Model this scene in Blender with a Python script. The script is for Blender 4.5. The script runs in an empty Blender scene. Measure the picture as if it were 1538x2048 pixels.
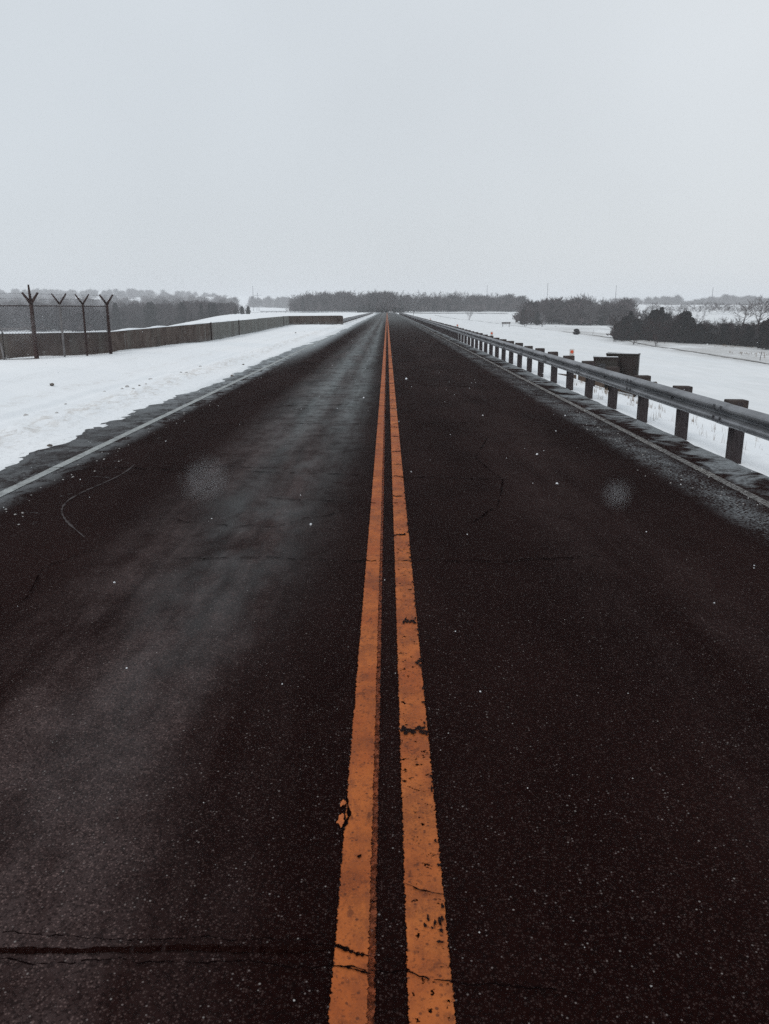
import bpy, bmesh, math, random
import numpy as np
from mathutils import Vector, noise as mnoise

random.seed(7)
rs = np.random.RandomState(11)
R = math.radians
scene = bpy.context.scene
C = scene.collection

# ------------------------------------------------------------------ camera, sky, sun, exposure
CAM_H = 1.72
cam_d = bpy.data.cameras.new('camera')
cam = bpy.data.objects.new('camera', cam_d)
C.objects.link(cam)
cam.location = (0.0, 0.0, CAM_H)
cam.rotation_euler = (R(90 - 14.24), 0.0, R(0.174))
cam_d.sensor_fit = 'VERTICAL'
cam_d.sensor_height = 24.0
cam_d.lens = 24.0 * 1600 / 2048
cam_d.clip_start = 0.03
cam_d.clip_end = 9000
cam_d.dof.use_dof = True
cam_d.dof.focus_distance = 14.0
cam_d.dof.aperture_fstop = 18.75 / 2.4                    # a phone's 2.4 mm pupil
scene.camera = cam

SUN_EL, SUN_AZ = R(38), R(35)
world = bpy.data.worlds.new('World')
scene.world = world
world.use_nodes = True
wn = world.node_tree
wn.nodes.clear()
w_out = wn.nodes.new('ShaderNodeOutputWorld')
w_bg = wn.nodes.new('ShaderNodeBackground')
w_sky = wn.nodes.new('ShaderNodeTexSky')
w_sky.sky_type = 'NISHITA'
w_sky.sun_disc = False
w_sky.sun_elevation = SUN_EL
w_sky.sun_rotation = SUN_AZ
w_sky.air_density = 1.0
w_sky.dust_density = 3.0
# closed cloud deck: an even pale layer in front of the clear sky, with very soft mottling
w_tc = wn.nodes.new('ShaderNodeTexCoord')
w_noi = wn.nodes.new('ShaderNodeTexNoise')
w_noi.inputs['Scale'].default_value = 2.2
w_noi.inputs['Detail'].default_value = 4
w_ramp = wn.nodes.new('ShaderNodeMapRange')
w_ramp.inputs['To Min'].default_value = 0.945
w_ramp.inputs['To Max'].default_value = 1.035
w_ramp.inputs['From Min'].default_value = 0.3
w_ramp.inputs['From Max'].default_value = 0.7
w_col = wn.nodes.new('ShaderNodeVectorMath')
w_col.operation = 'SCALE'
w_col.inputs[0].default_value = (6.65, 7.15, 7.58)
w_mix = wn.nodes.new('ShaderNodeMix')
w_mix.data_type = 'RGBA'
w_mix.inputs[0].default_value = 0.94
L = wn.links.new
L(w_tc.outputs['Generated'], w_noi.inputs['Vector'])
L(w_noi.outputs['Fac'], w_ramp.inputs['Value'])
L(w_ramp.outputs['Result'], w_col.inputs['Scale'])
L(w_sky.outputs['Color'], w_mix.inputs[6])
L(w_col.outputs['Vector'], w_mix.inputs[7])
L(w_mix.outputs[2], w_bg.inputs['Color'])
w_bg.inputs['Strength'].default_value = 0.10
L(w_bg.outputs['Background'], w_out.inputs['Surface'])

sun_d = bpy.data.lights.new('sun', 'SUN')
sun_d.energy = 0.9
sun_d.angle = R(18)
sun_d.color = (1.0, 0.97, 0.94)
sun = bpy.data.objects.new('sun', sun_d)
C.objects.link(sun)
sun.location = (0, 0, 60)
sun.rotation_euler = (R(90) - SUN_EL, 0, -SUN_AZ)

scene.view_settings.view_transform = 'Standard'
scene.view_settings.look = 'None'
scene.view_settings.exposure = 0.0
scene.view_settings.gamma = 1.0
scene.view_settings.use_curve_mapping = False
scene.render.engine = 'CYCLES'
cy = scene.cycles
cy.use_denoising = False
cy.max_bounces = 5
cy.diffuse_bounces = 2
cy.glossy_bounces = 2
cy.transparent_max_bounces = 6
cy.volume_bounces = 1
cy.use_adaptive_sampling = False
cy.adaptive_threshold = 0.01


# ------------------------------------------------------------------ small node language
class Mat:
    def __init__(self, name, rough=0.8, spec=0.3, metal=0.0):
        self.m = bpy.data.materials.new(name)
        self.m.use_nodes = True
        self.t = self.m.node_tree
        self.t.nodes.clear()
        self.out = self.t.nodes.new('ShaderNodeOutputMaterial')
        self.b = self.t.nodes.new('ShaderNodeBsdfPrincipled')
        self.t.links.new(self.b.outputs[0], self.out.inputs['Surface'])
        self.b.inputs['Roughness'].default_value = rough
        self.b.inputs['Specular IOR Level'].default_value = spec
        self.b.inputs['Metallic'].default_value = metal
        tc = self.t.nodes.new('ShaderNodeTexCoord')
        self.P = tc.outputs['Object']
        self.N = tc.outputs['Normal']
        self._xyz = None

    def xyz(self):
        if not self._xyz:
            n = self.t.nodes.new('ShaderNodeSeparateXYZ')
            self.t.links.new(self.P, n.inputs[0])
            self._xyz = n.outputs
        return self._xyz

    def put(self, sock, v):
        if isinstance(v, (int, float)):
            sock.default_value = v
        elif isinstance(v, tuple):
            sock.default_value = v if len(v) == len(sock.default_value) else tuple(v) + (1.0,)
        else:
            self.t.links.new(v, sock)

    def m_(self, op, a, b=None, c=None, clamp=False):
        n = self.t.nodes.new('ShaderNodeMath')
        n.operation = op
        n.use_clamp = clamp
        self.put(n.inputs[0], a)
        if b is not None: self.put(n.inputs[1], b)
        if c is not None: self.put(n.inputs[2], c)
        return n.outputs[0]

    def add(self, a, b): return self.m_('ADD', a, b)
    def mul(self, a, b): return self.m_('MULTIPLY', a, b)
    def sub(self, a, b): return self.m_('SUBTRACT', a, b)
    def mx(self, a, b): return self.m_('MAXIMUM', a, b)
    def mn(self, a, b): return self.m_('MINIMUM', a, b)

    def ss(self, v, a, b, lo=0.0, hi=1.0):                   # smooth step
        n = self.t.nodes.new('ShaderNodeMapRange')
        n.interpolation_type = 'SMOOTHSTEP'
        self.put(n.inputs['Value'], v)
        if a > b: a, b, lo, hi = b, a, hi, lo
        n.inputs['From Min'].default_value = a
        n.inputs['From Max'].default_value = b
        n.inputs['To Min'].default_value = lo
        n.inputs['To Max'].default_value = hi
        return n.outputs[0]

    def band(self, v, a, b, soft):                          # 1 inside [a, b]
        return self.mul(self.ss(v, a - soft, a + soft), self.ss(v, b + soft, b - soft))

    def scaled(self, sx, sy, sz, off=(0, 0, 0)):
        n = self.t.nodes.new('ShaderNodeMapping')
        self.t.links.new(self.P, n.inputs['Vector'])
        n.inputs['Scale'].default_value = (sx, sy, sz)
        n.inputs['Location'].default_value = off
        return n.outputs[0]

    def noise(self, scale=1.0, detail=4.0, rough=0.55, vec=None, dist=0.0):
        n = self.t.nodes.new('ShaderNodeTexNoise')
        self.t.links.new(vec or self.P, n.inputs['Vector'])
        n.inputs['Scale'].default_value = scale
        n.inputs['Detail'].default_value = detail
        n.inputs['Roughness'].default_value = rough
        n.inputs['Distortion'].default_value = dist
        return n.outputs['Fac']

    def voro(self, scale, feature='F1', vec=None):
        n = self.t.nodes.new('ShaderNodeTexVoronoi')
        n.feature = feature
        self.t.links.new(vec or self.P, n.inputs['Vector'])
        n.inputs['Scale'].default_value = scale
        return n

    def red(self, colour):
        n = self.t.nodes.new('ShaderNodeSeparateColor')
        self.t.links.new(colour, n.inputs[0])
        return n.outputs[0], n.outputs[1]

    def mix(self, f, a, b):
        n = self.t.nodes.new('ShaderNodeMix')
        n.data_type = 'RGBA'
        self.put(n.inputs[0], f)
        self.put(n.inputs[6], a)
        self.put(n.inputs[7], b)
        return n.outputs[2]

    def bump(self, h, strength=0.3, dist=0.01, prev=None):
        n = self.t.nodes.new('ShaderNodeBump')
        n.inputs['Strength'].default_value = strength
        n.inputs['Distance'].default_value = dist
        self.put(n.inputs['Height'], h)
        if prev is not None: self.t.links.new(prev, n.inputs['Normal'])
        return n.outputs[0]

    def base(self, c): self.put(self.b.inputs['Base Color'], c)
    def rough(self, v): self.put(self.b.inputs['Roughness'], v)
    def normal(self, v): self.t.links.new(v, self.b.inputs['Normal'])

    def cut(self, mask):                                     # mask 0 = worn away
        tr = self.t.nodes.new('ShaderNodeBsdfTransparent')
        mx = self.t.nodes.new('ShaderNodeMixShader')
        self.put(mx.inputs[0], mask)
        self.t.links.new(tr.outputs[0], mx.inputs[1])
        self.t.links.new(self.b.outputs[0], mx.inputs[2])
        self.t.links.new(mx.outputs[0], self.out.inputs['Surface'])


# ------------------------------------------------------------------ materials
def mat_asphalt():
    a = Mat('asphalt', 0.9, 0.035)
    X, Y, _ = a.xyz()
    patch = a.noise(0.9, 5, 0.6, a.scaled(1.0, 0.35, 1))
    col = a.mix(a.ss(patch, 0.3, 0.7), (0.0068, 0.0011, 0.0008), (0.0140, 0.0040, 0.0032))
    # the strips between the wheel paths stay drier and greyer
    dry = a.mx(a.mul(a.band(X, -1.95, -0.65, 0.45), 1.0), a.mul(a.band(X, 1.2, 2.2, 0.4), 0.25))
    dry = a.mul(dry, a.ss(a.noise(1.6, 4, 0.6, a.scaled(1.7, 0.16, 1, (5, 3, 0))), 0.30, 0.68))
    mot = a.noise(3.4, 7, 0.78, a.scaled(1.0, 0.7, 1, (9, 2, 0)))
    dry = a.mul(dry, a.ss(mot, 0.34, 0.64, 0.30, 1.0))
    col = a.mix(a.mul(dry, 0.95), col, (0.066, 0.045, 0.043))
    # aggregate
    v = a.voro(140)
    r, g = a.red(v.outputs['Color'])
    stone = a.mul(a.ss(r, 0.50, 0.90), a.ss(v.outputs['Distance'], 0.62, 0.25))
    amount = a.add(0.20, a.mul(dry, 0.70))
    col = a.mix(a.mul(stone, amount), col, (0.175, 0.118, 0.108))
    dark = a.ss(g, 0.62, 0.80)
    col = a.mix(a.mul(dark, 0.55), col, (0.004, 0.002, 0.002))
    v2 = a.voro(48)
    r2, g2 = a.red(v2.outputs['Color'])
    grit = a.mul(a.ss(r2, 0.955, 0.965), a.ss(v2.outputs['Distance'], 0.20, 0.12))
    col = a.mix(a.mul(grit, 0.45), col, (0.42, 0.38, 0.36))
    v3 = a.voro(95, vec=a.scaled(1, 1, 1, (3, 7, 0)))
    r3, _g3 = a.red(v3.outputs['Color'])
    col = a.mix(a.mul(a.mul(a.ss(r3, 0.93, 0.95), a.ss(v3.outputs['Distance'], 0.35, 0.2)), 0.5), col, (0.26, 0.22, 0.21))
    # frost film on the left lane, thickening away from the viewer
    streak = a.noise(1.0, 7, 0.68, a.scaled(2.6, 0.13, 1, (2, 9, 0)))
    lane = a.mul(a.band(X, -2.0, -0.30, 0.32), 1.0)
    wob = a.noise(0.33, 3, 0.5, a.scaled(0.6, 0.25, 1, (1, 4, 0)))
    ridge = a.mx(a.band(X, -1.55, -1.05, 0.28), a.band(X, -0.82, -0.45, 0.2))
    f = a.mul(lane, a.add(0.35, a.mul(ridge, 0.65)))
    f = a.mul(f, a.ss(a.add(Y, a.mul(wob, 10)), 8, 24))
    f = a.mul(f, a.mul(a.ss(streak, 0.25, 0.60, 0.35, 1.0), a.ss(mot, 0.32, 0.60, 0.35, 1.0)))
    tranv = a.noise(1.0, 4, 0.6, a.scaled(0.25, 1.1, 1, (8, 1, 0)))
    f = a.mul(f, a.ss(tranv, 0.28, 0.55, 0.62, 1.0))
    near = a.mul(a.mul(a.band(X, -1.5, -0.7, 0.4), a.ss(a.noise(0.8, 4, 0.6, a.scaled(1.9, .7, 1, (4, 2, 0))), 0.36, 0.66)), a.band(Y, 4.5, 14, 3.5))
    f = a.mx(f, a.mul(near, 0.42))
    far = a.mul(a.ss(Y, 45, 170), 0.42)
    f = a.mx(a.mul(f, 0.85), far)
    gr = a.noise(60, 3, 0.8)
    f = a.mul(f, a.ss(gr, 0.3, 0.62, 0.45, 1.0))
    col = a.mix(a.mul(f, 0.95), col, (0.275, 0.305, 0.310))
    # grit and wind-blown snow along both edges
    fine = a.noise(38, 3, 0.7)
    drift = a.noise(1.0, 8, 0.74, a.scaled(2.4, 1.7, 1, (0, 5, 0)), 0.5)
    e_r = a.mul(a.band(X, 2.95, 3.36, 0.16), a.ss(a.add(a.mul(fine, 0.75), a.mul(drift, 0.5)), 0.60, 0.72))
    e_r = a.mul(e_r, 0.34)
    wisp = a.noise(1.0, 7, 0.7, a.scaled(1.3, 1.5, 1, (7, 3, 0)), 0.6)
    s_r = a.mul(a.ss(X, 3.46, 3.62), a.ss(a.add(wisp, a.mul(a.sub(X, 3.7), 0.35)), 0.46, 0.62))
    s_r = a.mul(s_r, a.ss(fine, 0.25, 0.6, 0.35, 1.0))
    s_r = a.mul(s_r, 0.55)
    e_l = a.mul(a.ss(X, -3.30, -3.62), a.ss(a.add(drift, a.mul(fine, 0.25)), 0.52, 0.70))
    more = a.ss(Y, 9, 26)
    e_l = a.mul(e_l, a.add(0.25, a.mul(more, 0.45)))
    far_l = a.mul(a.ss(a.add(X, a.mul(drift, 0.9)), -2.25, -3.3), a.mul(a.ss(Y, 20, 42), 0.80))
    crumb = a.mul(a.band(X, -3.2, -2.9, 0.06), a.mul(a.ss(a.noise(9, 4, 0.7), 0.62, 0.68), a.ss(Y, 16, 8)))
    fade = a.mul(a.ss(a.add(X, a.mul(a.sub(drift, 0.5), 1.9)), -3.75, -4.25), 0.72)
    fade = a.mul(fade, a.ss(a.noise(2.6, 7, 0.75, a.scaled(1.3, 0.8, 1, (6, 6, 0))), 0.36, 0.62, 0.25, 1.0))
    fade = a.mul(fade, a.ss(Y, 9, 19, 0.30, 1.0))
    e_l = a.mx(e_l, a.mul(fade, a.ss(fine, 0.3, 0.6, 0.6, 1.0)))
    snow = a.mx(a.mx(e_r, s_r), a.mx(e_l, a.mul(far_l, a.ss(drift, 0.3, 0.6, 0.55, 1.0))))
    snow = a.mx(snow, a.mul(crumb, 0.16))
    col = a.mix(snow, col, (0.46, 0.50, 0.52))
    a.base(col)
    h = a.add(a.mul(v.outputs['Distance'], -1.0), a.mul(a.noise(14, 4, 0.6), 0.5))
    a.normal(a.bump(h, 0.55, 0.006))
    a.rough(a.ss(patch, 0.3, 0.7, 0.95, 0.85))
    return a.m


def mat_paint(name, c1, c2, x0, x1, chip=0.35, wear=0.0, dirt=(0.06, 0.02, 0.012), rag=0.006):
    a = Mat(name, 0.7, 0.14)
    X, Y, _ = a.xyz()
    big = a.noise(2.2, 4, 0.6)
    col = a.mix(a.ss(big, 0.3, 0.7), c1, c2)
    pores = a.noise(95, 3, 0.65)
    spots = a.noise(22, 4, 0.65, a.scaled(1, 0.7, 1))
    col = a.mix(a.mul(a.ss(pores, 0.54, 0.68), 0.55), col, dirt)
    col = a.mix(a.mul(a.ss(spots, 0.56, 0.70), 0.65), col, dirt)
    grime = a.mul(a.ss(a.noise(3.2, 6, 0.75), 0.42, 0.68), a.ss(a.noise(130, 3, 0.7), 0.35, 0.65, 0.4, 1.0))
    col = a.mix(a.mul(grime, 0.62), col, dirt)
    mott = a.noise(9, 6, 0.8, a.scaled(1.0, 0.45, 1, (3, 3, 0)))
    col = a.mix(a.mul(a.ss(mott, 0.46, 0.60), 0.42), col, (0.20, 0.055, 0.022) if c1[0] > c1[1] * 2 else dirt)
    fleck = a.voro(70)
    fr, _q = a.red(fleck.outputs['Color'])
    col = a.mix(a.mul(a.mul(a.ss(fr, 0.86, 0.90), a.ss(fleck.outputs['Distance'], 0.45, 0.25)), 0.7), col, dirt)
    a.base(col)
    n1 = a.mul(a.sub(a.noise(75, 3, 0.7), 0.5), rag * 4)
    n2 = a.mul(a.sub(a.noise(6, 3, 0.6), 0.5), rag * 1.2)
    Xn = a.add(X, a.add(n1, n2))
    inside = a.mul(a.m_('GREATER_THAN', Xn, x0), a.m_('LESS_THAN', Xn, x1))
    gone = a.m_('GREATER_THAN', a.noise(30, 5, 0.72, a.scaled(1, 0.8, 1, (3, 1, 0))), 0.70 - 0.085 * chip)
    mask = a.mul(inside, a.sub(1.0, gone))
    if wear:
        worn = a.ss(a.noise(26, 5, 0.75), 0.5 - wear, 0.62 - wear * 0.5, 1.0, 0.25)
        mask = a.mul(mask, worn)
    a.cut(mask)
    a.normal(a.bump(a.add(pores, spots), 0.5, 0.003))
    return a.m


def mat_snow(name, kind='field'):
    a = Mat(name, 0.9, 0.12)
    X, Y, _ = a.xyz()
    big = a.noise(0.12, 5, 0.55)
    col = a.mix(a.ss(big, 0.3, 0.7), (0.84, 0.865, 0.885), (0.90, 0.91, 0.92))
    if kind == 'field':
        # dry grass showing through thin snow beyond the toe of the slope
        g = a.noise(0.10, 7, 0.72, a.scaled(1.0, 0.45, 1, (20, 0, 0)))
        zone = a.mul(a.ss(X, 36, 44), a.ss(Y, 240, 190))
        tw = a.noise(2.2, 5, 0.75)
        gm = a.mul(zone, a.ss(a.add(g, a.mul(tw, 0.25)), 0.53, 0.70))
        col = a.mix(a.mul(gm, 0.62), col, (0.20, 0.175, 0.155))
        # near slope by the rail: litter of stems under thin snow
        z2 = a.mul(a.band(X, 4.3, 9, 0.8), a.ss(Y, 60, 30))
        l = a.ss(a.noise(5.5, 6, 0.78), 0.60, 0.68)
        col = a.mix(a.mul(a.mul(z2, l), 0.55), col, (0.16, 0.12, 0.10))
        # faint mowing rows, slightly greyer snow on the field
        col = a.mix(a.mul(a.mul(a.ss(X, 6, 14), a.ss(a.noise(0.6, 5, 0.7, a.scaled(1.0, 0.3, 1)), 0.30, 0.7, 0.45, 1.0)), 0.50), col, (0.62, 0.63, 0.625))
        hf = a.noise(3.0, 6, 0.7)
        a.normal(a.bump(hf, 0.4, 0.06))
    else:
        # churned, sandy strip the plough left, and grey slush at the edge
        w = a.add(X, a.mul(a.sub(a.noise(0.5, 4, 0.6), 0.5), 0.7))
        strip = a.mx(a.band(w, -5.35, -4.75, 0.25), a.mx(a.mul(a.band(w, -6.5, -6.25, 0.12), 0.5), a.mul(a.band(w, -7.6, -7.4, 0.12), 0.3)))
        ch = a.ss(a.noise(4.5, 6, 0.75, a.scaled(1.4, 0.55, 1)), 0.46, 0.62)
        col = a.mix(a.mul(a.mul(strip, ch), 0.50), col, (0.50, 0.45, 0.40))
        pit = a.ss(a.noise(11, 5, 0.75, a.scaled(1.6, 0.7, 1, (4, 4, 0))), 0.55, 0.66)
        col = a.mix(a.mul(a.mul(a.ss(X, -5.6, -4.2), pit), 0.45), col, (0.30, 0.29, 0.29))
        edge = a.mul(a.ss(X, -4.45, -4.0), a.ss(a.noise(8, 5, 0.7), 0.35, 0.65))
        col = a.mix(a.mul(edge, 0.60), col, (0.42, 0.45, 0.47))
        h = a.add(a.noise(2.4, 6, 0.65), a.mul(a.noise(16, 5, 0.7, a.scaled(1.4, 0.7, 1)), 0.5))
        a.normal(a.bump(h, 0.5, 0.05))
    a.base(col)
    return a.m


def mat_concrete():
    a = Mat('weathered_concrete', 0.9, 0.12)
    n = a.noise(1.3, 6, 0.65)
    col = a.mix(a.ss(n, 0.3, 0.7), (0.050, 0.034, 0.028), (0.112, 0.086, 0.074))
    st = a.noise(1.0, 4, 0.6, a.scaled(3.0, 1.2, 0.18))
    col = a.mix(a.mul(a.ss(st, 0.48, 0.64), 0.5), col, (0.125, 0.118, 0.105))
    sp = a.noise(4.5, 5, 0.75)
    col = a.mix(a.mul(a.ss(sp, 0.62, 0.70), 0.6), col, (0.34, 0.34, 0.33))
    _x, Yc, Z = a.xyz()
    frost = a.mul(a.mul(a.ss(Yc, 41.5, 43), a.ss(Yc, 84, 83)), a.ss(st, 0.3, 0.6, 0.6, 1.0))
    col = a.mix(a.mul(frost, 0.80), col, (0.175, 0.180, 0.168))
    base = a.mul(a.ss(Z, 0.45, 0.05), a.ss(n, 0.3, 0.65, 0.3, 1.0))
    col = a.mix(a.mul(base, 0.35), col, (0.30, 0.31, 0.31))
    a.base(col)
    a.normal(a.bump(a.noise(18, 5, 0.7), 0.4, 0.01))
    return a.m


def simple(name, c1, c2, scale=4.0, rough=0.8, spec=0.25, metal=0.0, bump=0.25, bd=0.004, stretch=(1, 1, 1)):
    a = Mat(name, rough, spec, metal)
    v = a.scaled(*stretch)
    n = a.noise(scale, 6, 0.65, v)
    a.base(a.mix(a.ss(n, 0.3, 0.7), c1, c2))
    a.normal(a.bump(a.noise(scale * 6, 4, 0.65, v), bump, bd))
    return a.m


M = {}
M['asphalt'] = mat_asphalt()
M['yellow_l'] = mat_paint('orange_yellow_paint', (0.475, 0.132, 0.031), (0.34, 0.080, 0.020), -0.143, -0.050, 0.1)
M['yellow_u'] = mat_paint('older_darker_paint', (0.27, 0.062, 0.018), (0.20, 0.044, 0.014), -0.075, -0.031, 0.8, 0.10)
M['yellow_r'] = mat_paint('cracked_orange_paint', (0.51, 0.148, 0.036), (0.35, 0.085, 0.022), 0.056, 0.171, 1.0)
M['white_l'] = mat_paint('white_paint_left', (0.42, 0.44, 0.43), (0.34, 0.36, 0.36), -3.745, -3.635, 0.6, 0.0, (0.12, 0.12, 0.12), 0.010)
M['white_r'] = mat_paint('white_paint_right', (0.36, 0.35, 0.33), (0.27, 0.265, 0.26), 3.405, 3.505, 0.8, 0.10, (0.08, 0.07, 0.07), 0.012)
M['snow'] = mat_snow('field_snow')
M['bank'] = mat_snow('bank_snow', 'bank')
M['concrete'] = mat_concrete()
M['rail'] = simple('galvanised_steel', (0.155, 0.158, 0.168), (0.29, 0.295, 0.31), 3.0, 0.5, 0.4, 0.65, 0.1, 0.002, (1, 0.5, 1))
M['post'] = simple('weathered_timber', (0.032, 0.025, 0.026), (0.066, 0.055, 0.056), 6.0, 0.9, 0.15, 0, 0.5, 0.006, (3, 3, 0.4))
M['block'] = simple('block_timber', (0.040, 0.031, 0.029), (0.075, 0.060, 0.055), 7.0, 0.9, 0.15, 0, 0.5, 0.006)
M['bolt'] = simple('bolt_steel', (0.05, 0.05, 0.055), (0.10, 0.10, 0.11), 30, 0.5, 0.4, 0.5)
M['rust'] = simple('rusty_pipe', (0.030, 0.017, 0.015), (0.060, 0.038, 0.036), 9, 0.8, 0.25, 0.2)
M['wire'] = simple('grey_wire', (0.10, 0.10, 0.11), (0.16, 0.16, 0.17), 9, 0.6, 0.3, 0.4)
M['pipe'] = simple('grey_pipe', (0.13, 0.12, 0.12), (0.22, 0.21, 0.21), 9, 0.6, 0.3, 0.4)
M['cabinet'] = simple('dark_green_steel', (0.020, 0.017, 0.014), (0.034, 0.028, 0.024), 3, 0.65, 0.3, 0.1)
M['cabinet2'] = simple('dark_brown_steel', (0.014, 0.009, 0.008), (0.026, 0.018, 0.016), 3, 0.6, 0.3, 0.1)
M['headwall'] = simple('stained_concrete', (0.050, 0.032, 0.024), (0.110, 0.082, 0.066), 3, 0.9, 0.15)
M['bark'] = simple('bark', (0.038, 0.027, 0.026), (0.070, 0.053, 0.050), 5, 0.9, 0.1)
M['bark_dark'] = simple('dark_bark', (0.020, 0.012, 0.012), (0.040, 0.026, 0.025), 5, 0.9, 0.1)
M['twig'] = simple('twigs', (0.036, 0.026, 0.028), (0.150, 0.126, 0.130), 0.45, 0.9, 0.1)
M['twig_grey'] = simple('grey_twigs', (0.075, 0.068, 0.070), (0.15, 0.14, 0.145), 0.6, 0.9, 0.1)
M['twig_dark'] = simple('dark_twigs', (0.024, 0.016, 0.018), (0.100, 0.078, 0.082), 0.45, 0.9, 0.1)
M['twig_red'] = simple('reddish_twigs', (0.008, 0.0025, 0.0025), (0.058, 0.027, 0.025), 0.5, 0.9, 0.1)
M['twig_frost'] = simple('frosted_twigs', (0.13, 0.12, 0.125), (0.24, 0.24, 0.25), 0.6, 0.9, 0.1)
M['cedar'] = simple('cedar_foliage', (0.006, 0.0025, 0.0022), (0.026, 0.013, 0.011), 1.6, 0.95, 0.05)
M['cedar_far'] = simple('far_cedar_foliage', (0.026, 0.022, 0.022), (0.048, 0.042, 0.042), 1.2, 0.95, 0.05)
M['straw'] = simple('dry_straw', (0.14, 0.10, 0.07), (0.26, 0.20, 0.15), 3, 0.9, 0.1)
M['flake'] = simple('snowflake', (0.80, 0.83, 0.86), (0.88, 0.90, 0.92), 3, 0.9, 0.1)
M['clod'] = simple('dirty_ice', (0.30, 0.28, 0.27), (0.52, 0.51, 0.50), 12, 0.8, 0.2)
M['clod_dark'] = simple('mud_clod', (0.05, 0.04, 0.035), (0.20, 0.17, 0.15), 20, 0.9, 0.1)
M['crack'] = simple('crack_shadow', (0.0035, 0.0018, 0.0018), (0.006, 0.003, 0.003), 20, 0.95, 0.0)
M['seam'] = simple('worn_seam', (0.0055, 0.0014, 0.0012), (0.0150, 0.0065, 0.0055), 90, 0.95, 0.0)
M['bare'] = simple('bare_asphalt', (0.007, 0.003, 0.003), (0.016, 0.009, 0.009), 160, 0.9, 0.05, 0, 0.6, 0.003)
M['scuff'] = simple('salt_scuff', (0.045, 0.036, 0.036), (0.085, 0.075, 0.075), 40, 0.9, 0.05)
M['plate'] = simple('white_plate', (0.55, 0.53, 0.50), (0.68, 0.66, 0.63), 8, 0.5, 0.3)
M['lens'] = simple('orange_reflector', (0.60, 0.075, 0.020), (0.72, 0.10, 0.03), 8, 0.3, 0.5)
M['track'] = simple('bare_track', (0.16, 0.15, 0.14), (0.34, 0.33, 0.32), 1.5, 0.95, 0.05)
M['side_asphalt'] = simple('side_asphalt', (0.05, 0.05, 0.052), (0.10, 0.10, 0.105), 1.0, 0.8, 0.2)


# ------------------------------------------------------------------ helpers
def tag(o, label=None, cat=None, group=None, kind=None):
    if label: o['label'] = label
    if cat: o['category'] = cat
    if group: o['group'] = group
    if kind: o['kind'] = kind
    return o


def link(name, me, parent=None, loc=None):
    o = bpy.data.objects.new(name, me)
    C.objects.link(o)
    if parent is not None: o.parent = parent
    if loc is not None: o.location = loc
    return o


def empty(name, loc=(0, 0, 0), rz=0.0):
    o = bpy.data.objects.new(name, None)
    C.objects.link(o)
    o.location = loc
    o.rotation_euler = (0, 0, rz)
    o.empty_display_size = 0.2
    return o


def fast_mesh(name, V, F, mat, smooth=False):
    """V (n,3) array, F (m,3|4) array of one size."""
    V = np.asarray(V, dtype=np.float32)
    F = np.asarray(F, dtype=np.int32)
    me = bpy.data.meshes.new(name)
    me.vertices.add(len(V))
    me.vertices.foreach_set('co', V.ravel())
    k = F.shape[1]
    me.loops.add(F.size)
    me.loops.foreach_set('vertex_index', F.ravel())
    me.polygons.add(len(F))
    me.polygons.foreach_set('loop_start', np.arange(0, F.size, k, dtype=np.int32))
    me.polygons.foreach_set('loop_total', np.full(len(F), k, dtype=np.int32))
    if smooth: me.polygons.foreach_set('use_smooth', np.ones(len(F), dtype=bool))
    me.update(calc_edges=True)
    me.materials.append(mat)
    return me


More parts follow.
